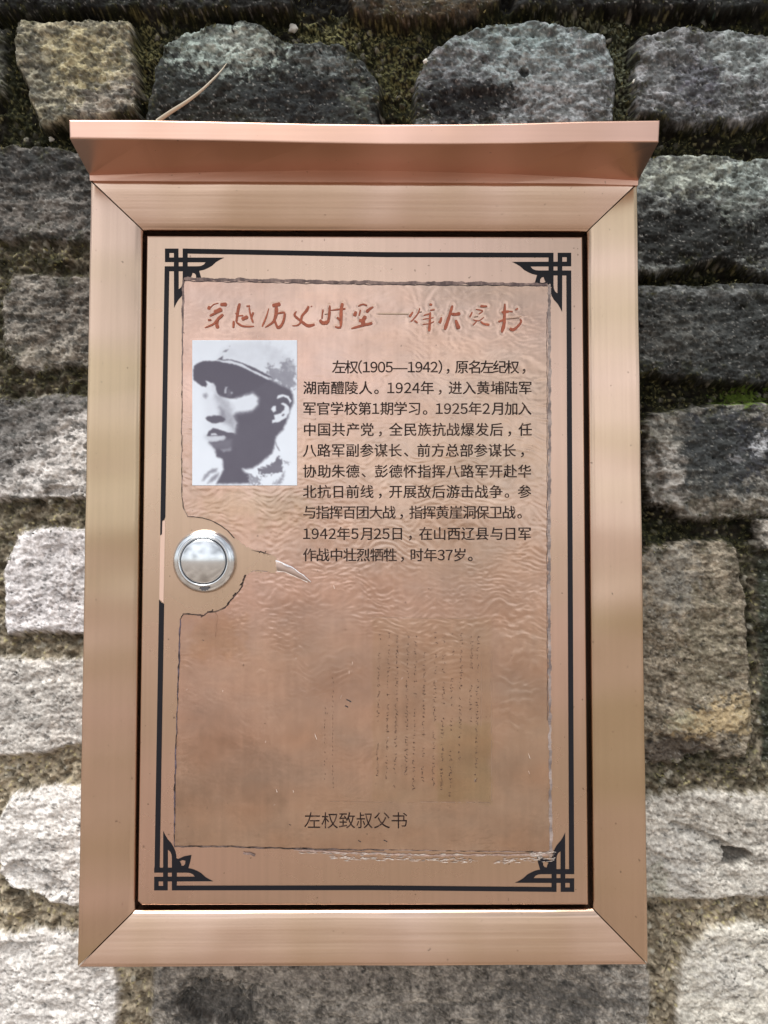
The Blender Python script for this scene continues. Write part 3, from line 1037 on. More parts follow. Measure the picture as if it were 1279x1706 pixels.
fx = np.arange(284, 926, 1.7)
fy = np.arange(458, 1426, 1.7)
FX, FY = np.meshgrid(fx, fy)
fsd = poly_sdf(FX + 1.2 * fbm(FX / 9, FY / 9, 3, 201), FY + 1.2 * fbm(FX / 9, FY / 9, 3, 211), FILM)


def film_height(FX, FY):
    wx = FX + 18 * fbm(FX / 90, FY / 90, 2, 221)
    wy = FY + 22 * fbm(FX / 80, FY / 80, 2, 231)
    rip = noise(wx / 15, wy / 5.4, 241) * 1.2 + .45 * noise(wx / 9, wy / 4.2, 243)
    env = sstep(-.25, .5, fbm(FX / 110, FY / 110, 3, 251) + .25 * sstep(1000, 800, FY) + .25 * sstep(430, 520, FX) - .35 * sstep(1080, 1200, FY))
    side = np.sin(wy * 2 * np.pi / 26 + 3 * fbm(FX / 20, FY / 40, 2, 261)) * sstep(815, 840, FX) * sstep(905, 885, FX) * sstep(960, 1040, FY) * sstep(1270, 1200, FY)
    vert = np.sin((FX + 2 * fbm(FX / 40, FY / 60, 2, 271)) * 2 * np.pi / 17.5) * sstep(612, 630, FX) * sstep(830, 805, FX) * sstep(1010, 1060, FY) * sstep(1345, 1300, FY)
    crin = fbm(FX / 7, FY / 5, 3, 281) * sstep(.1, .7, fbm(FX / 60, FY / 60, 3, 291) + .3 * sstep(780, 880, FX) * sstep(640, 480, FY))
    crin2 = fbm(FX / 9, FY / 6, 3, 301)
    h = .054 * rip * (.2 + .8 * env) + .045 * side + .016 * vert + .045 * crin + .010 * crin2
    return h


fh = film_height(FX, FY)
td = np.full(FX.shape, 50.0)
m_t = FY < 570
for pp, w0, w1 in TITLE:
    td[m_t] = np.minimum(td[m_t], line_dist(FX[m_t], FY[m_t], pp) - (w0 + w1) / 4)
fh += .085 * np.exp(-((td - 3.0) / 2.2) ** 2) - .05 * sstep(2, -1, td)
# bulge where the film runs over the glued photograph
pd = poly_sdf(FX, FY, [(320, 567), (495, 567), (495, 810), (320, 810)])
fh += .03 * np.exp(-((pd + 4) / 3.0) ** 2)
fh = fh + .02 * sstep(14, 2, fsd)
keep = fsd > 0
fv = P(FX, FY, DY)
fv[..., 1] -= .00034 + fh * .001
fcs = grid_faces(len(fx), len(fy))
kf = keep.ravel()[fcs].all(1)
fcs = fcs[kf]
used = np.unique(fcs)
remap = np.full(fv.shape[0] * fv.shape[1], -1)
remap[used] = np.arange(len(used))
ft = 1 + .13 * fbm(FX / 120, FY / 90, 4, 501, .6) + .05 * fbm(FX / 14, FY / 26, 3, 505)
fcol = np.stack([ft, ft * (1 + .05 * fbm(FX / 100, FY / 60, 3, 509)), ft * (1 + .09 * fbm(FX / 100, FY / 60, 3, 509))], -1)


def ftint(x0_, y0_, x1_, y1_, c, soft=5.0, nz=5.0):
    global fcol
    d_ = np.minimum(np.minimum(FX - x0_, x1_ - FX), np.minimum(FY - y0_, y1_ - FY)) + nz * fbm(FX / 25, FY / 25, 3, 513)
    m_ = sstep(-soft, soft, d_)[..., None]
    fcol = fcol * (1 - m_ + m_ * np.array(c))


ftint(620, 1030, 818, 1335, (.97, .97, .92), 4, 2)
ftint(728, 1205, 817, 1334, (.89, .915, .82), 7, 5)
ftint(290, 1240, 470, 1330, (.86, .85, .84), 26, 30)
ftint(330, 820, 520, 870, (.90, .92, .86), 20, 20)
ftint(320, 1030, 400, 1090, (1.0, .95, .86), 14, 14)
fcol = np.clip(fcol, .4, 1.25)
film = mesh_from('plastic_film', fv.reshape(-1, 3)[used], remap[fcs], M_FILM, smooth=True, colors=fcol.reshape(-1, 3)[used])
film.parent = door
FLY = DY - .00034                              # the film's mean face

# ---- residue and cracks along the film's rim
rv, rf, rc = [], [], []


def ribbon(pts, wfun, c0, c1, y, seed, step=2.0, rg=.10):
    """ragged ribbon along a polyline, coloured piece by piece"""
    rn = random.Random(seed)
    acc = []
    for (ax, ay), (bx, by) in zip(pts[:-1], pts[1:]):
        L_ = math.hypot(bx - ax, by - ay)
        n = max(1, int(L_ / step))
        for i in range(n):
            q = i / n
            acc.append((ax + (bx - ax) * q, ay + (by - ay) * q, (by - ay) / L_, -(bx - ax) / L_))
    acc.append((*pts[-1], acc[-1][2], acc[-1][3]))
    n0 = len(rv)
    for k, (x, yy_, nx, ny) in enumerate(acc):
        s = k * step
        wj = wfun(s / (len(acc) * step))
        a = wj * (.5 + .35 * noise(np.array([s / 14.]), np.array([seed * 3.3]))[0] + rg * rn.uniform(-1, 1))
        b = wj * (.5 + .35 * noise(np.array([s / 11.]), np.array([seed * 5.1 + 9]))[0] + rg * rn.uniform(-1, 1))
        a, b = max(a, .12), max(b, .12)
        j = .5 * noise(np.array([s / 15.]), np.array([seed * 1.7 + 2]))[0] * 2
        x, yy_ = x + nx * j, yy_ + ny * j
        q = np.clip(.5 + noise(np.array([s / 16.]), np.array([seed * 2.2 + 5]))[0] + rn.uniform(-.25, .25), 0, 1)
        rv.append(P(x + nx * a, yy_ + ny * a, y))
        rv.append(P(x - nx * b, yy_ - ny * b, y))
        c = np.array(c0) * (1 - q) + np.array(c1) * q
        rc.extend([c, c * rn.uniform(.7, 1.2)])
    for k in range(len(acc) - 1):
        i = n0 + 2 * k
        rf.append((i, i + 2, i + 3, i + 1))


PUR0, PUR1 = (.12, .085, .085), (.30, .22, .20)
BLK0, BLK1 = (.02, .012, .010), (.10, .06, .05)
yr = FLY - .00016
ribbon([(306, 464.5), (437, 467), (620, 471.5), (760, 472), (912, 474)], lambda s: 5.2, PUR0, PUR1, yr, 1)
ribbon([(306, 468), (437, 470.5), (620, 474), (760, 475), (912, 476)], lambda s: 1.2, BLK0, PUR0, yr - 2e-5, 2)
ribbon([(915, 474), (915.5, 700), (914.5, 980), (917, 1357), (918.5, 1418)], lambda s: 4.6, (.16, .13, .125), (.34, .28, .26), yr, 3)
ribbon([(911, 520), (911.5, 700), (911, 980), (912, 1200)], lambda s: 0.9, BLK0, PUR0, yr - 2e-5, 4)
ribbon([(305, 466), (303.5, 560), (303, 640)], lambda s: 3.6 - 2 * s, PUR0, PUR1, yr, 5)
ribbon([(303, 636), (302.5, 720), (302.6, 830), (305.6, 846), (312, 861)], lambda s: 1.2, BLK0, PUR1, yr - 2e-5, 6)
ribbon([(312, 861), (337, 862.4), (358, 870), (377, 882), (390, 896.5)], lambda s: 1.5, BLK0, BLK1, yr, 7)
ribbon([(419, 916), (441, 922), (450, 924)], lambda s: 1.6 * (1 - abs(2 * s - 1)) + .4, BLK0, BLK1, yr, 8)
ribbon([(445, 953), (428, 950.5), (418, 952)], lambda s: .8, BLK0, PUR1, yr, 9)
ribbon([(408.7, 957.6), (403, 975), (398, 984), (387.5, 996), (374, 1013), (358, 1019.5), (346, 1019.5), (338, 1026), (328, 1024), (318, 1023.4), (305, 1022.7), (300, 1033)], lambda s: 2.4 - .5 * s, BLK0, BLK1, yr, 10, 1.6, .25)
ribbon([(300, 1033), (297, 1127), (291.8, 1266), (290, 1410)], lambda s: 1.9 + .6 * math.sin(s * 11), BLK0, (.13, .10, .13), yr, 11)
ribbon([(290, 1410.5), (385, 1410.5), (480, 1414), (600, 1416), (640, 1416)], lambda s: 2.3, BLK0, (.14, .10, .09), yr, 12)
ribbon([(640, 1416), (760, 1418), (920, 1420)], lambda s: 1.1, BLK0, PUR1, yr, 13)
ribbon([(490, 1416), (560, 1420), (700, 1425), (920, 1424)], lambda s: 2.8, (.30, .21, .18), (.42, .31, .27), yr + 6e-5, 14)
rq = random.Random(77)
for (xa, ya, xb, yb, n, hh) in [(548, 1429, 795, 1434, 110, 4.5), (824, 1436, 924, 1429, 62, 5.5), (500, 1421, 920, 1426, 60, 2.2), (878, 1424, 926, 1421, 26, 5)]:
    for k in range(n):
        q = rq.random()
        x, y_ = xa + (xb - xa) * q, ya + (yb - ya) * q + rq.gauss(0, hh * .42)
        L_ = rq.uniform(1.5, 6.5)
        wv = rq.uniform(.5, 1.5)
        g_ = rq.uniform(.34, .66)
        ribbon([(x - L_, y_ + rq.uniform(-1.2, 1.2)), (x, y_), (x + L_, y_ + rq.uniform(-1.2, 1.2))], lambda s, wv=wv: wv * (1 - abs(2 * s - 1)) + .2, (g_, g_ * .88, g_ * .80), (g_ * .8, g_ * .66, g_ * .58), yr - rq.uniform(0, 4e-5), 300 + k, 1.4, .25)
ribbon([(405, 1421), (425, 1424)], lambda s: 4, (.14, .10, .09), (.25, .18, .16), yr, 17)
ribbon([(358, 1020), (362, 1026), (358, 1062)], lambda s: .7, (.20, .11, .07), (.34, .20, .13), yr, 18)
# flecks of dirt
for (x, y_, s) in [(581, 1167, 4.0), (577, 1177, 2.6), (599, 1401, 2.4), (642, 1401, 3.0), (338, 1067, 1.6), (483, 1374, 1.5), (306, 554, 1.3), (1010, 473, 2.0), (622, 896, 1.5)]:
    ribbon([(x - s, y_ - s * .4), (x, y_), (x + s, y_ + s * .6)], lambda q: s * .55, (.03, .025, .03), (.06, .05, .05), yr - 3e-5, int(x), 1.0)
ribbon([(459, 934), (470, 938), (484, 944), (496, 952), (507, 960), (517, 969)], lambda s: 2.6 * (1 - .7 * s), (.70, .70, .76), (.85, .85, .88), FLY - .0019, 801, 1.4)
ribbon([(461, 951), (473, 953), (487, 958.5), (499, 964), (512, 970)], lambda s: .9, (.62, .55, .50), (.80, .74, .70), FLY - .0012, 802, 1.4)
for (x, y_, s) in [(390, 991, 4.0), (386, 999, 4.5), (402, 973, 4.0), (400, 981, 2.5), (407, 960, 2.5), (376, 1011, 3.6), (352, 1018, 3.2), (336, 1026, 3.0), (441, 921, 3.0), (433, 919.5, 2.4), (303, 1026, 2.5)]:
    ribbon([(x - s * .7, y_ + s * .6), (x, y_), (x + s * .7, y_ - s * .7)], lambda q, s=s: s * .45, (.016, .010, .008), (.05, .03, .022), yr - 3e-5, int(x * 3), 1.0, .35)
rs_ = random.Random(12)
for k in range(26):
    x, y_ = rs_.uniform(262, 935), rs_.uniform(440, 1470)
    L_ = rs_.uniform(2, 7)
    a_ = rs_.choice((1.45, 1.6, .9, 2.3)) + rs_.uniform(-.3, .3)
    g_ = rs_.uniform(.45, .75)
    ribbon([(x, y_), (x + L_ * math.cos(a_), y_ + L_ * math.sin(a_))], lambda q: .35, (g_, g_ * .82, g_ * .72), (g_, g_ * .85, g_ * .78), yr - 5e-5, 600 + k, 1.2)
for (x, y_, L_) in [(524, 1222, 10), (555, 975, 6), (880, 1255, 9), (460, 1315, 5), (488, 1316, 4)]:
    ribbon([(x, y_), (x + L_ * .35, y_ + L_)], lambda q: .7 * (1 - abs(2 * q - 1)) + .2, (.62, .52, .46), (.75, .66, .6), yr - 5e-5, 700 + int(x), 1.2)
res = mesh_from('film_residue', rv, rf, M_RES, colors=np.array(rc))
res.parent = door

# ---- peeled tongue of plastic by the lock, standing a little off the sheet
flv = []
tong = [((459, 934), (461, 951)), ((470, 938.5), (473, 952)), ((484, 944.5), (487, 957.5)), ((496, 952), (499, 963)), ((507, 960), (508.5, 967)), ((517, 969), (517.8, 971))]
for k, (a, b) in enumerate(tong):
    q = k / 5
    flv += [P(*a, FLY - .0004 - .0012 * math.sin(.4 + q * 2.4)), P((a[0] + b[0]) / 2, (a[1] + b[1]) / 2, FLY - .0004 - .0004 * math.sin(q * 2.8)), P(*b, FLY - .0003)]
flf = []
for k in range(5):
    for j in range(2):
        i = 3 * k + j
        flf.append((i, i + 3, i + 4, i + 1))
fo = mesh_from('peeled_flap', flv, flf, M_FLAP, smooth=True)
fo.parent = door
so_ = fo.modifiers.new('thickness', 'SOLIDIFY')
so_.thickness = .0002

# ---- title in brush strokes
tv, tf, tcol = [], [], []
rn = random.Random(8)
for si, (pp, w0, w1) in enumerate(TITLE):
    # resample with a smooth curve
    pts = []
    n = len(pp)
    for i in range(n - 1):
        p0 = pp[max(i - 1, 0)]
        p1, p2 = pp[i], pp[i + 1]
        p3 = pp[min(i + 2, n - 1)]
        for k in range(8):
            q = k / 8
            pts.append(tuple(.5 * ((2 * p1[d]) + (-p0[d] + p2[d]) * q + (2 * p0[d] - 5 * p1[d] + 4 * p2[d] - p3[d]) * q * q + (-p0[d] + 3 * p1[d] - 3 * p2[d] + p3[d]) * q ** 3) for d in (0, 1)))
    pts.append(pp[-1])
    m = len(pts)
    dy = -.00003 * (si % 7)
    n0 = len(tv)
    shade = rn.random()
    for i, (x, y_) in enumerate(pts):
        q = i / (m - 1)
        a, b = pts[max(i - 1, 0)], pts[min(i + 1, m - 1)]
        L_ = math.hypot(b[0] - a[0], b[1] - a[1]) + 1e-6
        nx, ny = (b[1] - a[1]) / L_, -(b[0] - a[0]) / L_
        wd = (w0 + (w1 - w0) * q) * .5 * min(1, .55 + 3 * q, .5 + 3.5 * (1 - q)) * rn.uniform(.88, 1.1)
        tv += [P(x + nx * wd, y_ + ny * wd, FLY - .00020 + dy), P(x - nx * wd, y_ - ny * wd, FLY - .00020 + dy)]
        g_ = np.clip(shade * .5 + .5 * rn.random() - .1, 0, 1)
        thin = w0 + w1 < 3.2
        c = (np.array([.42, .12, .065]) * (1 - g_) + np.array([.27, .075, .045]) * g_) if not thin else np.array([.22, .135, .095])
        if pp[0][1] == pp[-1][1] or (abs(pp[0][1] - pp[-1][1]) < .5 and pp[-1][0] - pp[0][0] > 40):
            c = np.array([.34, .26, .16])
        tcol += [c, c * rn.uniform(.75, 1.1)]
    for i in range(m - 1):
        k = n0 + 2 * i
        tf.append((k, k + 2, k + 3, k + 1))
ti = mesh_from('title_lettering', tv, tf, M_RES, colors=np.array(tcol))
ti.parent = door


# ---- printed text
def text_mesh(s, weight=0.0):
    c = bpy.data.curves.new('tmp', 'FONT')
    c.body = s
    c.offset = weight
    c.resolution_u = 3
    o = bpy.data.objects.new('tmp', c)
    COL.objects.link(o)
    dg = bpy.context.evaluated_depsgraph_get()
    dg.update()
    me = bpy.data.meshes.new_from_object(o.evaluated_get(dg))
    v = np.array([tuple(q.co) for q in me.vertices])
    f = [tuple(p.vertices) for p in me.polygons]
    bpy.data.objects.remove(o)
    bpy.data.meshes.remove(me)
    bpy.data.curves.remove(c)
    return v, f


LINES = [('左权(1905—1942)，原名左纪权，', 555, 877, 601, 622.5),
         ('湖南醴陵人。1924年，进入黄埔陆军', 505.5, 885, 635.5, 657.5),
         ('军官学校第1期学习。1925年2月加入', 505.5, 884, 670, 692),
         ('中国共产党，全民族抗战爆发后，任', 505.5, 885, 705, 727),
         ('八路军副参谋长、前方总部参谋长，', 505.5, 875, 740, 761.5),
         ('协助朱德、彭德怀指挥八路军开赴华', 505.5, 884, 774.5, 796.5),
         ('北抗日前线，开展敌后游击战争。参', 505.5, 884, 808.5, 830.5),
         ('与指挥百团大战，指挥黄崖洞保卫战。', 505.5, 873, 843, 865),
         ('1942年5月25日，在山西辽县与日军', 506, 884, 878.5, 900.5),
         ('作战中壮烈牺牲，时年37岁。', 506, 791, 914, 936)]


_glyph = {}


def area(v, f):
    t_ = 0
    for q in f:
        for k in range(1, len(q) - 1):
            a, b, c = v[q[0]], v[q[k]], v[q[k + 1]]
            t_ += abs((b[0] - a[0]) * (c[1] - a[1]) - (b[1] - a[1]) * (c[0] - a[0])) / 2
    return t_


def glyph(ch, weight):
    if (ch, weight) not in _glyph:
        wide = chr(ord(ch) + 0xFEE0) if ch in '0123456789()' else ch
        v, f = text_mesh(wide, 0)
        if weight:
            v2, f2 = text_mesh(wide, weight)
            k = area(v2, f2) / area(v, f)
            grown = (v2.max(0) - v2.min(0)) - (v.max(0) - v.min(0))
            if 1.02 < k < 1.5 and grown.max() < 3 * weight:
                v, f = v2, f2
        _glyph[(ch, weight)] = (v, f)
    return _glyph[(ch, weight)]


_gv, _ = glyph('国', 0)
EM = (_gv[:, 0].max() - _gv[:, 0].min()) / .83
_gm = (_gv[:, 1].max() + _gv[:, 1].min()) / 2


def lay_text(name, lines, weight, y, mat, em=23.4, bold=((0, 0),)):
    vs, fs = [], []
    for (s, xa, xb, ya, yb) in lines:
        adv = [.60 if c.isdigit() else .38 if c in '()' else 1.15 if c == '—' else 1.0 for c in s]
        pad = .07 if not s[0].isdigit() else .1
        end = .07 if ord(s[-1]) > 0x4e00 and s[-1] not in '，。、' else .38
        unit = (xb - xa) / (sum(adv) - pad - end)
        x = xa - pad * unit
        for c, a in zip(s, adv):
            v, f = glyph(c, weight)
            lo, hi = v.min(0), v.max(0)
            mid = (lo[0] + hi[0]) / 2
            if c in '0123456789()，—':
                cx = x + a * unit / 2 - (.08 * unit if c == '，' else 0)
                px = cx + (v[:, 0] - mid) / EM * em * (.93 if c.isdigit() else 1.0)
            elif c in '。、':
                px = x + .12 * unit + (v[:, 0] - lo[0]) / EM * em
            else:
                px = x + a * unit / 2 + (v[:, 0] - mid) / EM * em
            py = (ya + yb) / 2 - (v[:, 1] - _gm) / EM * em
            for bi, (bx, by) in enumerate(bold):
                n0 = len(vs)
                vs.extend(P(px + bx, py + by, y - 7e-6 * bi))
                fs.extend(tuple(n0 + k for k in q) for q in f)
            x += a * unit
    o = mesh_from(name, vs, fs, mat)
    o.parent = door
    return o


lay_text('body_lettering', LINES, 0, FLY - .00016, M_TEXT, 23.4, ((-.38, .12), (.38, .12), (0, -.28)))
lay_text('caption_lettering', [('左权致叔父书', 507.5, 677.5, 1353, 1382)], 0, FLY - .00016, M_TEXT, 29.0)

# ---- faint print of a handwritten letter, in upright columns
M_FAINT = plain('faint_brown_print', (.20, .125, .085), .5)
M_MARK = plain('worn_brown_print', (.085, .048, .033), .6, 0, .2)
lv, lf, lc_ = [], [], []
rn = random.Random(21)


def mark(x, y_, a, b, ang, dy=0, pale=0.0):
    c, s = math.cos(ang), math.sin(ang)
    n0 = len(lv)
    for (u, v) in ((-a, -b), (a, -b * .6), (a * .9, b), (-a * .8, b * .8)):
        lv.append(P(x + u * c - v * s, y_ + u * s + v * c, FLY - .00015 + dy))
    q_ = np.clip(pale + rn.uniform(-.1, .35), 0, 1)
    lc_.extend([np.array([.075, .042, .03]) * (1 - q_) + np.array([.29, .19, .135]) * q_] * 4)
    lf.append((n0, n0 + 1, n0 + 2, n0 + 3))


cols_ = [(632, 1058, 1310, .45), (648, 1056, 1300, .55), (662, 1060, 1312, .5), (680, 1056, 1290, .95), (693, 1060, 1316, .6), (708, 1090, 1310, .6), (726, 1056, 1310, .55), (740, 1058, 1318, .5), (754, 1056, 1330, .55),
         (769, 1056, 1270, .6), (786, 1056, 1206, .5), (797, 1060, 1315, .7)]
for (cx, ya, yb, den) in cols_:
    y_ = ya
    while y_ < yb:
        t_ = cx - (y_ - 1056) * .018
        gate = noise(np.array([cx / 7.]), np.array([y_ / 26.]))[0]
        if gate > .02 - den * .75 and rn.random() < .92:
            for k in range(rn.choice((1, 2, 2, 3))):
                mark(t_ + rn.uniform(-1.8, 1.8), y_ + rn.uniform(-2, 2), rn.uniform(.6, 2.0), rn.uniform(.3, .8), rn.uniform(-1.3, 1.3), -1e-5 * k)
        y_ += rn.uniform(4.2, 6.8)
for (cx, ya, yb) in [(554, 1130, 1312), (541, 1180, 1300)]:
    y_ = ya
    while y_ < yb:
        if rn.random() < .7:
            mark(cx + rn.uniform(-1, 1), y_, .5, rn.uniform(.8, 2.2), rn.uniform(-.2, .2))
        y_ += rn.uniform(5, 9)
# the edges of the letter sheet
for (xa, ya, xb, yb, wd) in [(618, 1028.5, 795, 1031, .5), (818, 1090, 819, 1334, .45), (700, 1336, 816, 1337.5, .8), (548, 1335, 690, 1338, .3), (802, 1100, 801, 1210, .5)]:
    n = 24
    for k in range(n):
        if rn.random() < .8:
            q = (k + .5) / n
            L_ = math.hypot(xb - xa, yb - ya)
            mark(xa + (xb - xa) * q, ya + (yb - ya) * q, L_ / n * .5, wd, math.atan2(yb - ya, xb - xa), 0, .8)
lo_ = mesh_from('letter_print', lv, lf, M_RES, colors=np.array(lc_))
lo_.parent = door

# ---- printed portrait
CX0, CY0, CX1, CY1 = 117, 98, 1132, 1505           # the card in enlarged-photo units
gx = np.linspace(CX0, CX1, 236)
gy = np.linspace(CY0, CY1, 326)
GX, GY = np.meshgrid(gx, gy)
tone = np.full(GX.shape, .985)
wgx = GX + 5 * fbm(GX / 40, GY / 40, 3, 311)
wgy = GY + 5 * fbm(GX / 40, GY / 40, 3, 321)


def ton(pts, v, f=8, nz=0.0, ns=22):
    global tone
    d = poly_sdf(wgx, wgy, pts)
    f = f * (2.0 if f >= 9 else 1.3)
    if nz:
        d = d + nz * fbm(GX / ns, GY / ns, 4, 331 + int(v * 50))
    m = sstep(-f, f, d)
    tone = tone * (1 - m) + v * m


ton([(355, 290), (400, 190), (480, 140), (700, 108), (950, 200), (1060, 300), (1112, 420), (1105, 560), (880, 490), (700, 380), (500, 300)], .90, 16)
ton([(780, 130), (1000, 220), (1080, 310), (1110, 420), (1000, 400), (850, 300)], .82, 40, 40, 60)
ton([(850, 345), (905, 360), (960, 380), (1010, 300), (1085, 300), (1112, 420), (1108, 560), (1030, 570), (960, 520), (880, 480), (840, 420)], .40, 10, 46, 34)
ton([(1030, 285), (1080, 300), (1100, 400), (1050, 390)], .55, 14, 30, 26)
# skin in half light
ton([(230, 520), (340, 520), (350, 620), (420, 690), (500, 720), (520, 800), (440, 880), (520, 960), (500, 1010), (420, 1000), (250, 1030), (240, 870), (215, 620)], .93, 24)
ton([(330, 520), (420, 560), (430, 700), (480, 760), (470, 880), (430, 900), (380, 800), (340, 650)], .72, 26)
ton([(250, 1030), (330, 1010), (470, 1000), (520, 1100), (400, 1200), (300, 1110)], .62, 24)
ton([(127, 480), (124, 400), (135, 345), (180, 312), (260, 297), (345, 298), (430, 312), (540, 335), (650, 372), (760, 425), (885, 492), (880, 620), (700, 622), (620, 640), (545, 662), (480, 668), (430, 655), (385, 640), (352, 600), (340, 540), (322, 515), (280, 500), (245, 492), (262, 528), (250, 550), (215, 545), (170, 515)], .0, 7)
ton([(545, 662), (620, 640), (870, 480), (1000, 545), (1060, 570), (1092, 620), (1100, 700), (1062, 780), (1045, 850), (1000, 960), (930, 1030), (915, 1110), (890, 1195), (790, 1280), (700, 1338), (650, 1345), (600, 1345), (635, 1385), (668, 1395), (675, 1485), (350, 1490), (385, 1420), (418, 1350), (408, 1248), (350, 1225), (335, 1150), (285, 1085), (420, 1065), (470, 1010), (525, 1000), (545, 900), (505, 830), (540, 790), (700, 772), (745, 720), (740, 650), (700, 615)], .03, 9)
ton([(490, 700), (560, 665), (630, 640), (700, 618), (748, 660), (745, 725), (690, 775), (600, 790), (520, 800), (440, 800), (420, 740)], .93, 20)
ton([(380, 650), (470, 690), (510, 760), (490, 830), (440, 840), (410, 780), (380, 715)], .62, 22)
ton([(470, 820), (520, 830), (540, 900), (525, 990), (480, 940), (440, 890)], .50, 24)
ton([(380, 745), (425, 780), (445, 850), (430, 880), (395, 840)], .35, 16)
ton([(246, 858), (268, 836), (330, 828), (400, 832), (442, 862), (420, 888), (345, 906), (300, 900), (275, 885)], .03, 7)
ton([(258, 1025), (270, 985), (320, 948), (370, 960), (440, 985), (530, 1000), (500, 1050), (420, 1024), (330, 1028)], .03, 6)
ton([(300, 1000), (345, 1000), (362, 1016), (298, 1018)], .92, 5)
ton([(258, 1036), (330, 1028), (430, 1030), (440, 1060), (340, 1082), (290, 1084)], .80, 8)
ton([(285, 1088), (340, 1085), (440, 1062), (500, 1060), (500, 1150), (350, 1150), (320, 1130)], .16, 14)
ton([(395, 1155), (490, 1143), (490, 1168), (420, 1178)], .42, 9)
ton([(428, 575), (440, 548), (460, 548), (448, 575), (445, 610), (430, 612)], .62, 6)
ton([(484, 604), (504, 596), (506, 614), (490, 624)], .6, 5)
ton([(455, 575), (485, 580), (490, 640), (455, 640)], .12, 10)
ton([(222, 620), (252, 610), (268, 640), (250, 660), (228, 645)], .45, 9)
ton([(340, 600), (360, 640), (400, 680), (370, 690), (345, 650)], .6, 14)
ton([(935, 664), (945, 630), (1000, 622), (1050, 640), (1078, 690), (1064, 712), (1045, 664), (1000, 643), (955, 662)], .95, 5)
ton([(978, 716), (1000, 698), (1050, 738), (1056, 790), (1030, 850), (960, 890), (895, 902), (888, 870), (915, 862), (908, 822), (970, 805), (1008, 775), (1010, 740)], .94, 5)
ton([(880, 765), (895, 738), (925, 735), (932, 780), (905, 798)], .95, 5)
ton([(976, 828), (1000, 812), (1010, 818), (996, 836)], .1, 4)
ton([(380, 299), (470, 301), (580, 327), (700, 382), (882, 488), (850, 482), (700, 408), (580, 347), (480, 320)], .86, 6)
ton([(358, 288), (415, 252), (405, 282), (500, 286), (600, 315), (720, 364), (850, 434), (892, 464), (850, 456), (720, 396), (600, 330), (500, 297), (400, 292)], .05, 5)
ton([(412, 212), (440, 190), (468, 185), (445, 214)], .3, 5)
ton([(470, 158), (488, 150), (484, 162)], .4, 4)
ton([(745, 1345), (800, 1330), (890, 1300), (920, 1250), (965, 1225), (990, 1270), (990, 1370), (900, 1392), (800, 1412)], .18, 8, 20, 30)
ton([(212, 1455), (240, 1400), (310, 1340), (362, 1340), (352, 1370), (290, 1392), (232, 1455)], .38, 9)
ton([(268, 1482), (300, 1430), (375, 1378), (368, 1420), (310, 1470)], .35, 10)
ton([(895, 1492), (960, 1440), (1015, 1370), (1005, 1420), (970, 1492)], .45, 9, 14, 24)
ton([(675, 1400), (780, 1440), (770, 1492), (672, 1492)], .45, 8, 40, 26)
ton([(918, 1085), (930, 1085), (968, 1170), (952, 1168)], .3, 6)
ton([(1005, 1265), (1060, 1280), (1050, 1300), (1010, 1290)], .5, 8, 14, 14)
for _ in range(3):
    _p = np.pad(tone, 1, mode='edge')
    tone = (_p[:-2, 1:-1] + _p[2:, 1:-1] + _p[1:-1, :-2] + _p[1:-1, 2:] + 2 * _p[1:-1, 1:-1]) / 6
tone = np.clip(tone + .05 * fbm(GX / 90, GY / 70, 3, 347) * sstep(0, .5, tone) * sstep(1.0, .8, tone) + .018 * fbm(GX / 9, GY / 9, 3, 341) * (1 - tone) + .012 * fbm(GX / 160, GY / 160, 2, 345), 0, 1)
pw, pk = lin(224, 233, 246), lin(88, 85, 100)
pc = (np.sqrt(pk)[None, None] * (1 - tone[..., None]) + np.sqrt(pw)[None, None] * tone[..., None]) ** 2
pc = pc * .92
pv = P(300 + GX / 5.8136, 550 + GY / 5.8136, FLY - .00030)
ph = mesh_from('portrait_photo', pv.reshape(-1, 3), grid_faces(len(gx), len(gy)), M_PHOTO, colors=pc.reshape(-1, 3))
ph.parent = door
tag(ph, 'black and white portrait photo of a person in a peaked cap')
so_ = ph.modifiers.new('thickness', 'SOLIDIFY')
so_.thickness = .0002
so_.offset = 0


# ------------------------------------------------------------------ lock
def lathe(name, prof_, mat, parent, seg=72):
    vs, fs = [], []
    n = len(prof_)
    for s in range(seg):
        a = 2 * math.pi * s / seg
        for r, y in prof_:
            vs.append((r * math.cos(a), y, r * math.sin(a)))
    for s in range(seg):
        for k in range(n - 1):
            i, j = s * n + k, ((s + 1) % seg) * n + k
            fs.append((i, i + 1, j + 1, j))
    bm = bmesh.new()
    bv = [bm.verts.new(v) for v in vs]
    for f in fs:
        try:
            bm.faces.new([bv[k] for k in f])
        except ValueError:
            pass
    bmesh.ops.remove_doubles(bm, verts=bm.verts, dist=1e-7)
    o = bm_obj(name, bm, mat, smooth=True)
    o.parent = parent
    return o


lc = P(341.5, 934.5, DY)
mpx = .000323
R1 = 53.3 * mpx
lock = bpy.data.objects.new('lock', None)
COL.objects.link(lock)
lock.empty_display_size = .01
lock.location = Vector(lc) - box.location
lock.parent = box
pr_ = [(R1, 0.0), (R1, -.0008)]
for k in range(1, 9):
    a = math.pi / 2 * k / 8
    pr_.append((R1 - .0036 * (1 - math.cos(a)), -.0008 - .0040 * math.sin(a)))
ri = 38.5 * mpx
pr_ += [(ri + .0012, -.0052), (ri + .0004, -.0051), (ri, -.0046), (ri, -.0030)]
lathe('collar', pr_, M_CHROME, lock)
lathe('groove', [(ri + .0001, -.0031), (ri * .9, -.0031), (0, -.0031)], M_GROOVE, lock)
cp = [(ri - .00035, -.0030), (ri - .0004, -.0050), (ri - .0007, -.0055), (ri - .0014, -.0058)]
for k in range(1, 12):
    q = 1 - k / 11
    cp.append(((ri - .0014) * q, -.0058 - .0019 * (1 - q * q)))
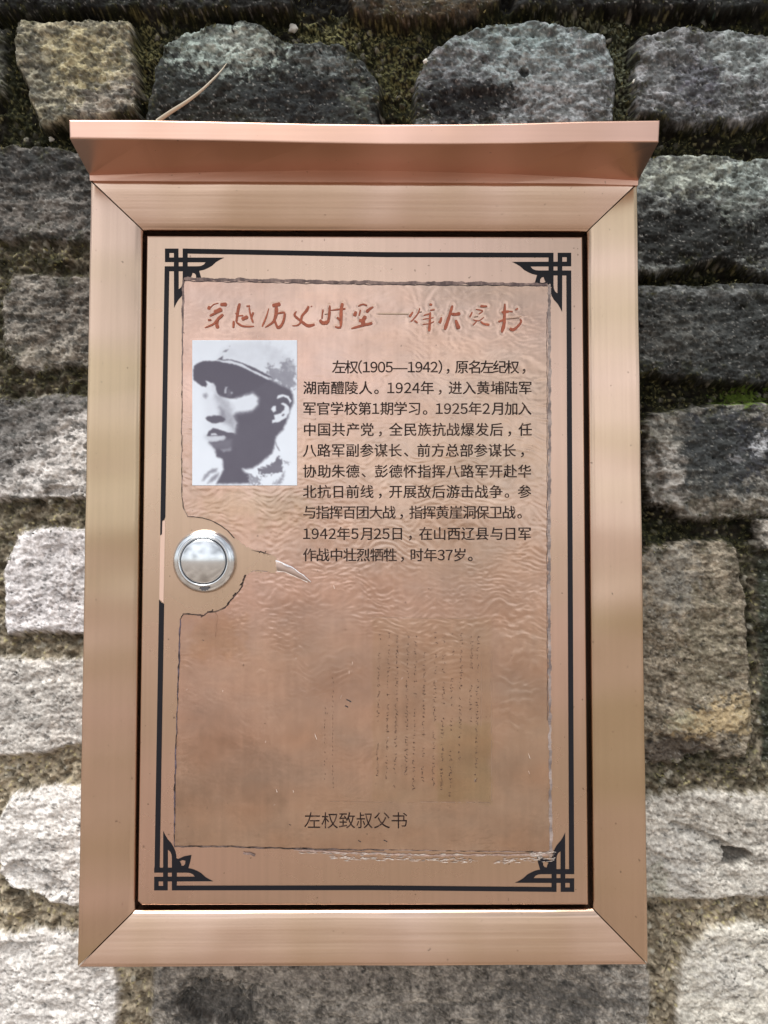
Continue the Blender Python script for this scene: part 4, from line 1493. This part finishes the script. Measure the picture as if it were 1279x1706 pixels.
cap = lathe('cap', cp, M_CHROME, lock)

scv = []
for k in range(13):
    a = math.radians(-98 + 24 * k / 12)
    wv_ = .0011 * math.sin(math.pi * k / 12) * (1 + .5 * math.sin(k * 2.3))
    for r in (R1 * .86 - wv_, R1 * .86 + wv_):
        scv.append((r * math.cos(a), -.0053, r * math.sin(a)))
scuff = mesh_from('scuff', scv, [(2 * k, 2 * k + 1, 2 * k + 3, 2 * k + 2) for k in range(12)], plain('dark_rub', (.10, .10, .11), .5, .6))
scuff.parent = lock

# ------------------------------------------------------------------ canopy
top = [(114, 199), (240, 199.5), (370, 202), (520, 205.5), (640, 207), (760, 206.5), (860, 205), (980, 201.5), (1099.5, 200)]
bot = [(115.5, 230), (240, 232), (370, 234.5), (520, 238), (640, 240), (760, 240), (860, 239), (980, 236.5), (1097.5, 236)]
inn = [(149, 292), (265, 288.5), (385, 286), (525, 284), (640, 284.5), (750, 287), (845, 290), (955, 295), (1063, 301)]
YL = -.036
rings = []
for t_, b_, i_ in zip(top, bot, inn):
    pt, pb, pi_, pf = P(*t_, YL + .0004), P(*b_, YL), P(*i_, -.0012), P(i_[0], max(i_[1] + 8, 301 + (i_[0] - 150) * .0055), -.0006)
    lip = pt.copy()
    r = [pb, pt, np.array([pt[0], .02, pt[2] + .009]), np.array([pi_[0], .068, pt[2] + .016]), np.array([pi_[0], .068, pf[2]]), np.array([pi_[0], -.0007, pf[2]]), np.array([pi_[0], -.0012, pi_[2]])]
    rings.append(r)
bm = bmesh.new()
rv_ = [[bm.verts.new(p) for p in r] for r in rings]
for a, b in zip(rv_[:-1], rv_[1:]):
    for k in range(7):
        bm.faces.new((a[k], a[(k + 1) % 7], b[(k + 1) % 7], b[k]))
bm.faces.new(rv_[0])
bm.faces.new(rv_[-1][::-1])
bmesh.ops.recalc_face_normals(bm, faces=bm.faces)
ed = [e for e in bm.edges if e.is_manifold and e.calc_face_angle(0) > .5 and all(v.co.y < -.02 for v in e.verts)]
bmesh.ops.bevel(bm, geom=ed, offset=.0009, segments=3, affect='EDGES', profile=.55)
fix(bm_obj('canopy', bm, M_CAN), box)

# fix parents of the door's children: the door's own frame is the world frame
for o in door.children:
    o.matrix_parent_inverse = Matrix.Identity(4)

# ------------------------------------------------------------------ dry stem caught behind the canopy
sp = [(262, 202, .058), (285, 186, .052), (310, 170, .047), (335, 151, .045), (355, 132, .046), (368, 118, .050), (377, 106, .056)]
cu = bpy.data.curves.new('dry_stem', 'CURVE')
cu.dimensions = '3D'
s_ = cu.splines.new('POLY')
pts = [P(a, b, c) for a, b, c in sp]
fine_ = []
for i in range(len(pts) - 1):
    p0, p1, p2, p3 = pts[max(i - 1, 0)], pts[i], pts[i + 1], pts[min(i + 2, len(pts) - 1)]
    for k in range(6):
        q = k / 6
        fine_.append(.5 * (2 * p1 + (p2 - p0) * q + (2 * p0 - 5 * p1 + 4 * p2 - p3) * q * q + (3 * p1 - p0 - 3 * p2 + p3) * q ** 3))
fine_.append(pts[-1])
bm = bmesh.new()
prev = None
for i, p in enumerate(fine_):
    q = i / (len(fine_) - 1)
    r = .00115 * (1 - q) + .00025
    d = fine_[min(i + 1, len(fine_) - 1)] - fine_[max(i - 1, 0)]
    d = Vector(d).normalized()
    a = d.cross(Vector((0, 1, 0))).normalized()
    b = d.cross(a)
    ring = [bm.verts.new(Vector(p) + (a * math.cos(k * math.pi / 4) + b * math.sin(k * math.pi / 4)) * r) for k in range(8)]
    if prev:
        for k in range(8):
            bm.faces.new((prev[k], prev[(k + 1) % 8], ring[(k + 1) % 8], ring[k]))
    prev = ring
bpy.data.curves.remove(cu)
st = bm_obj('dry_stem', bm, plain('dry_straw', (.42, .37, .29), .7), smooth=True)
tag(st, 'thin pale dry stem curving up from behind the left end of the canopy', 'stem')
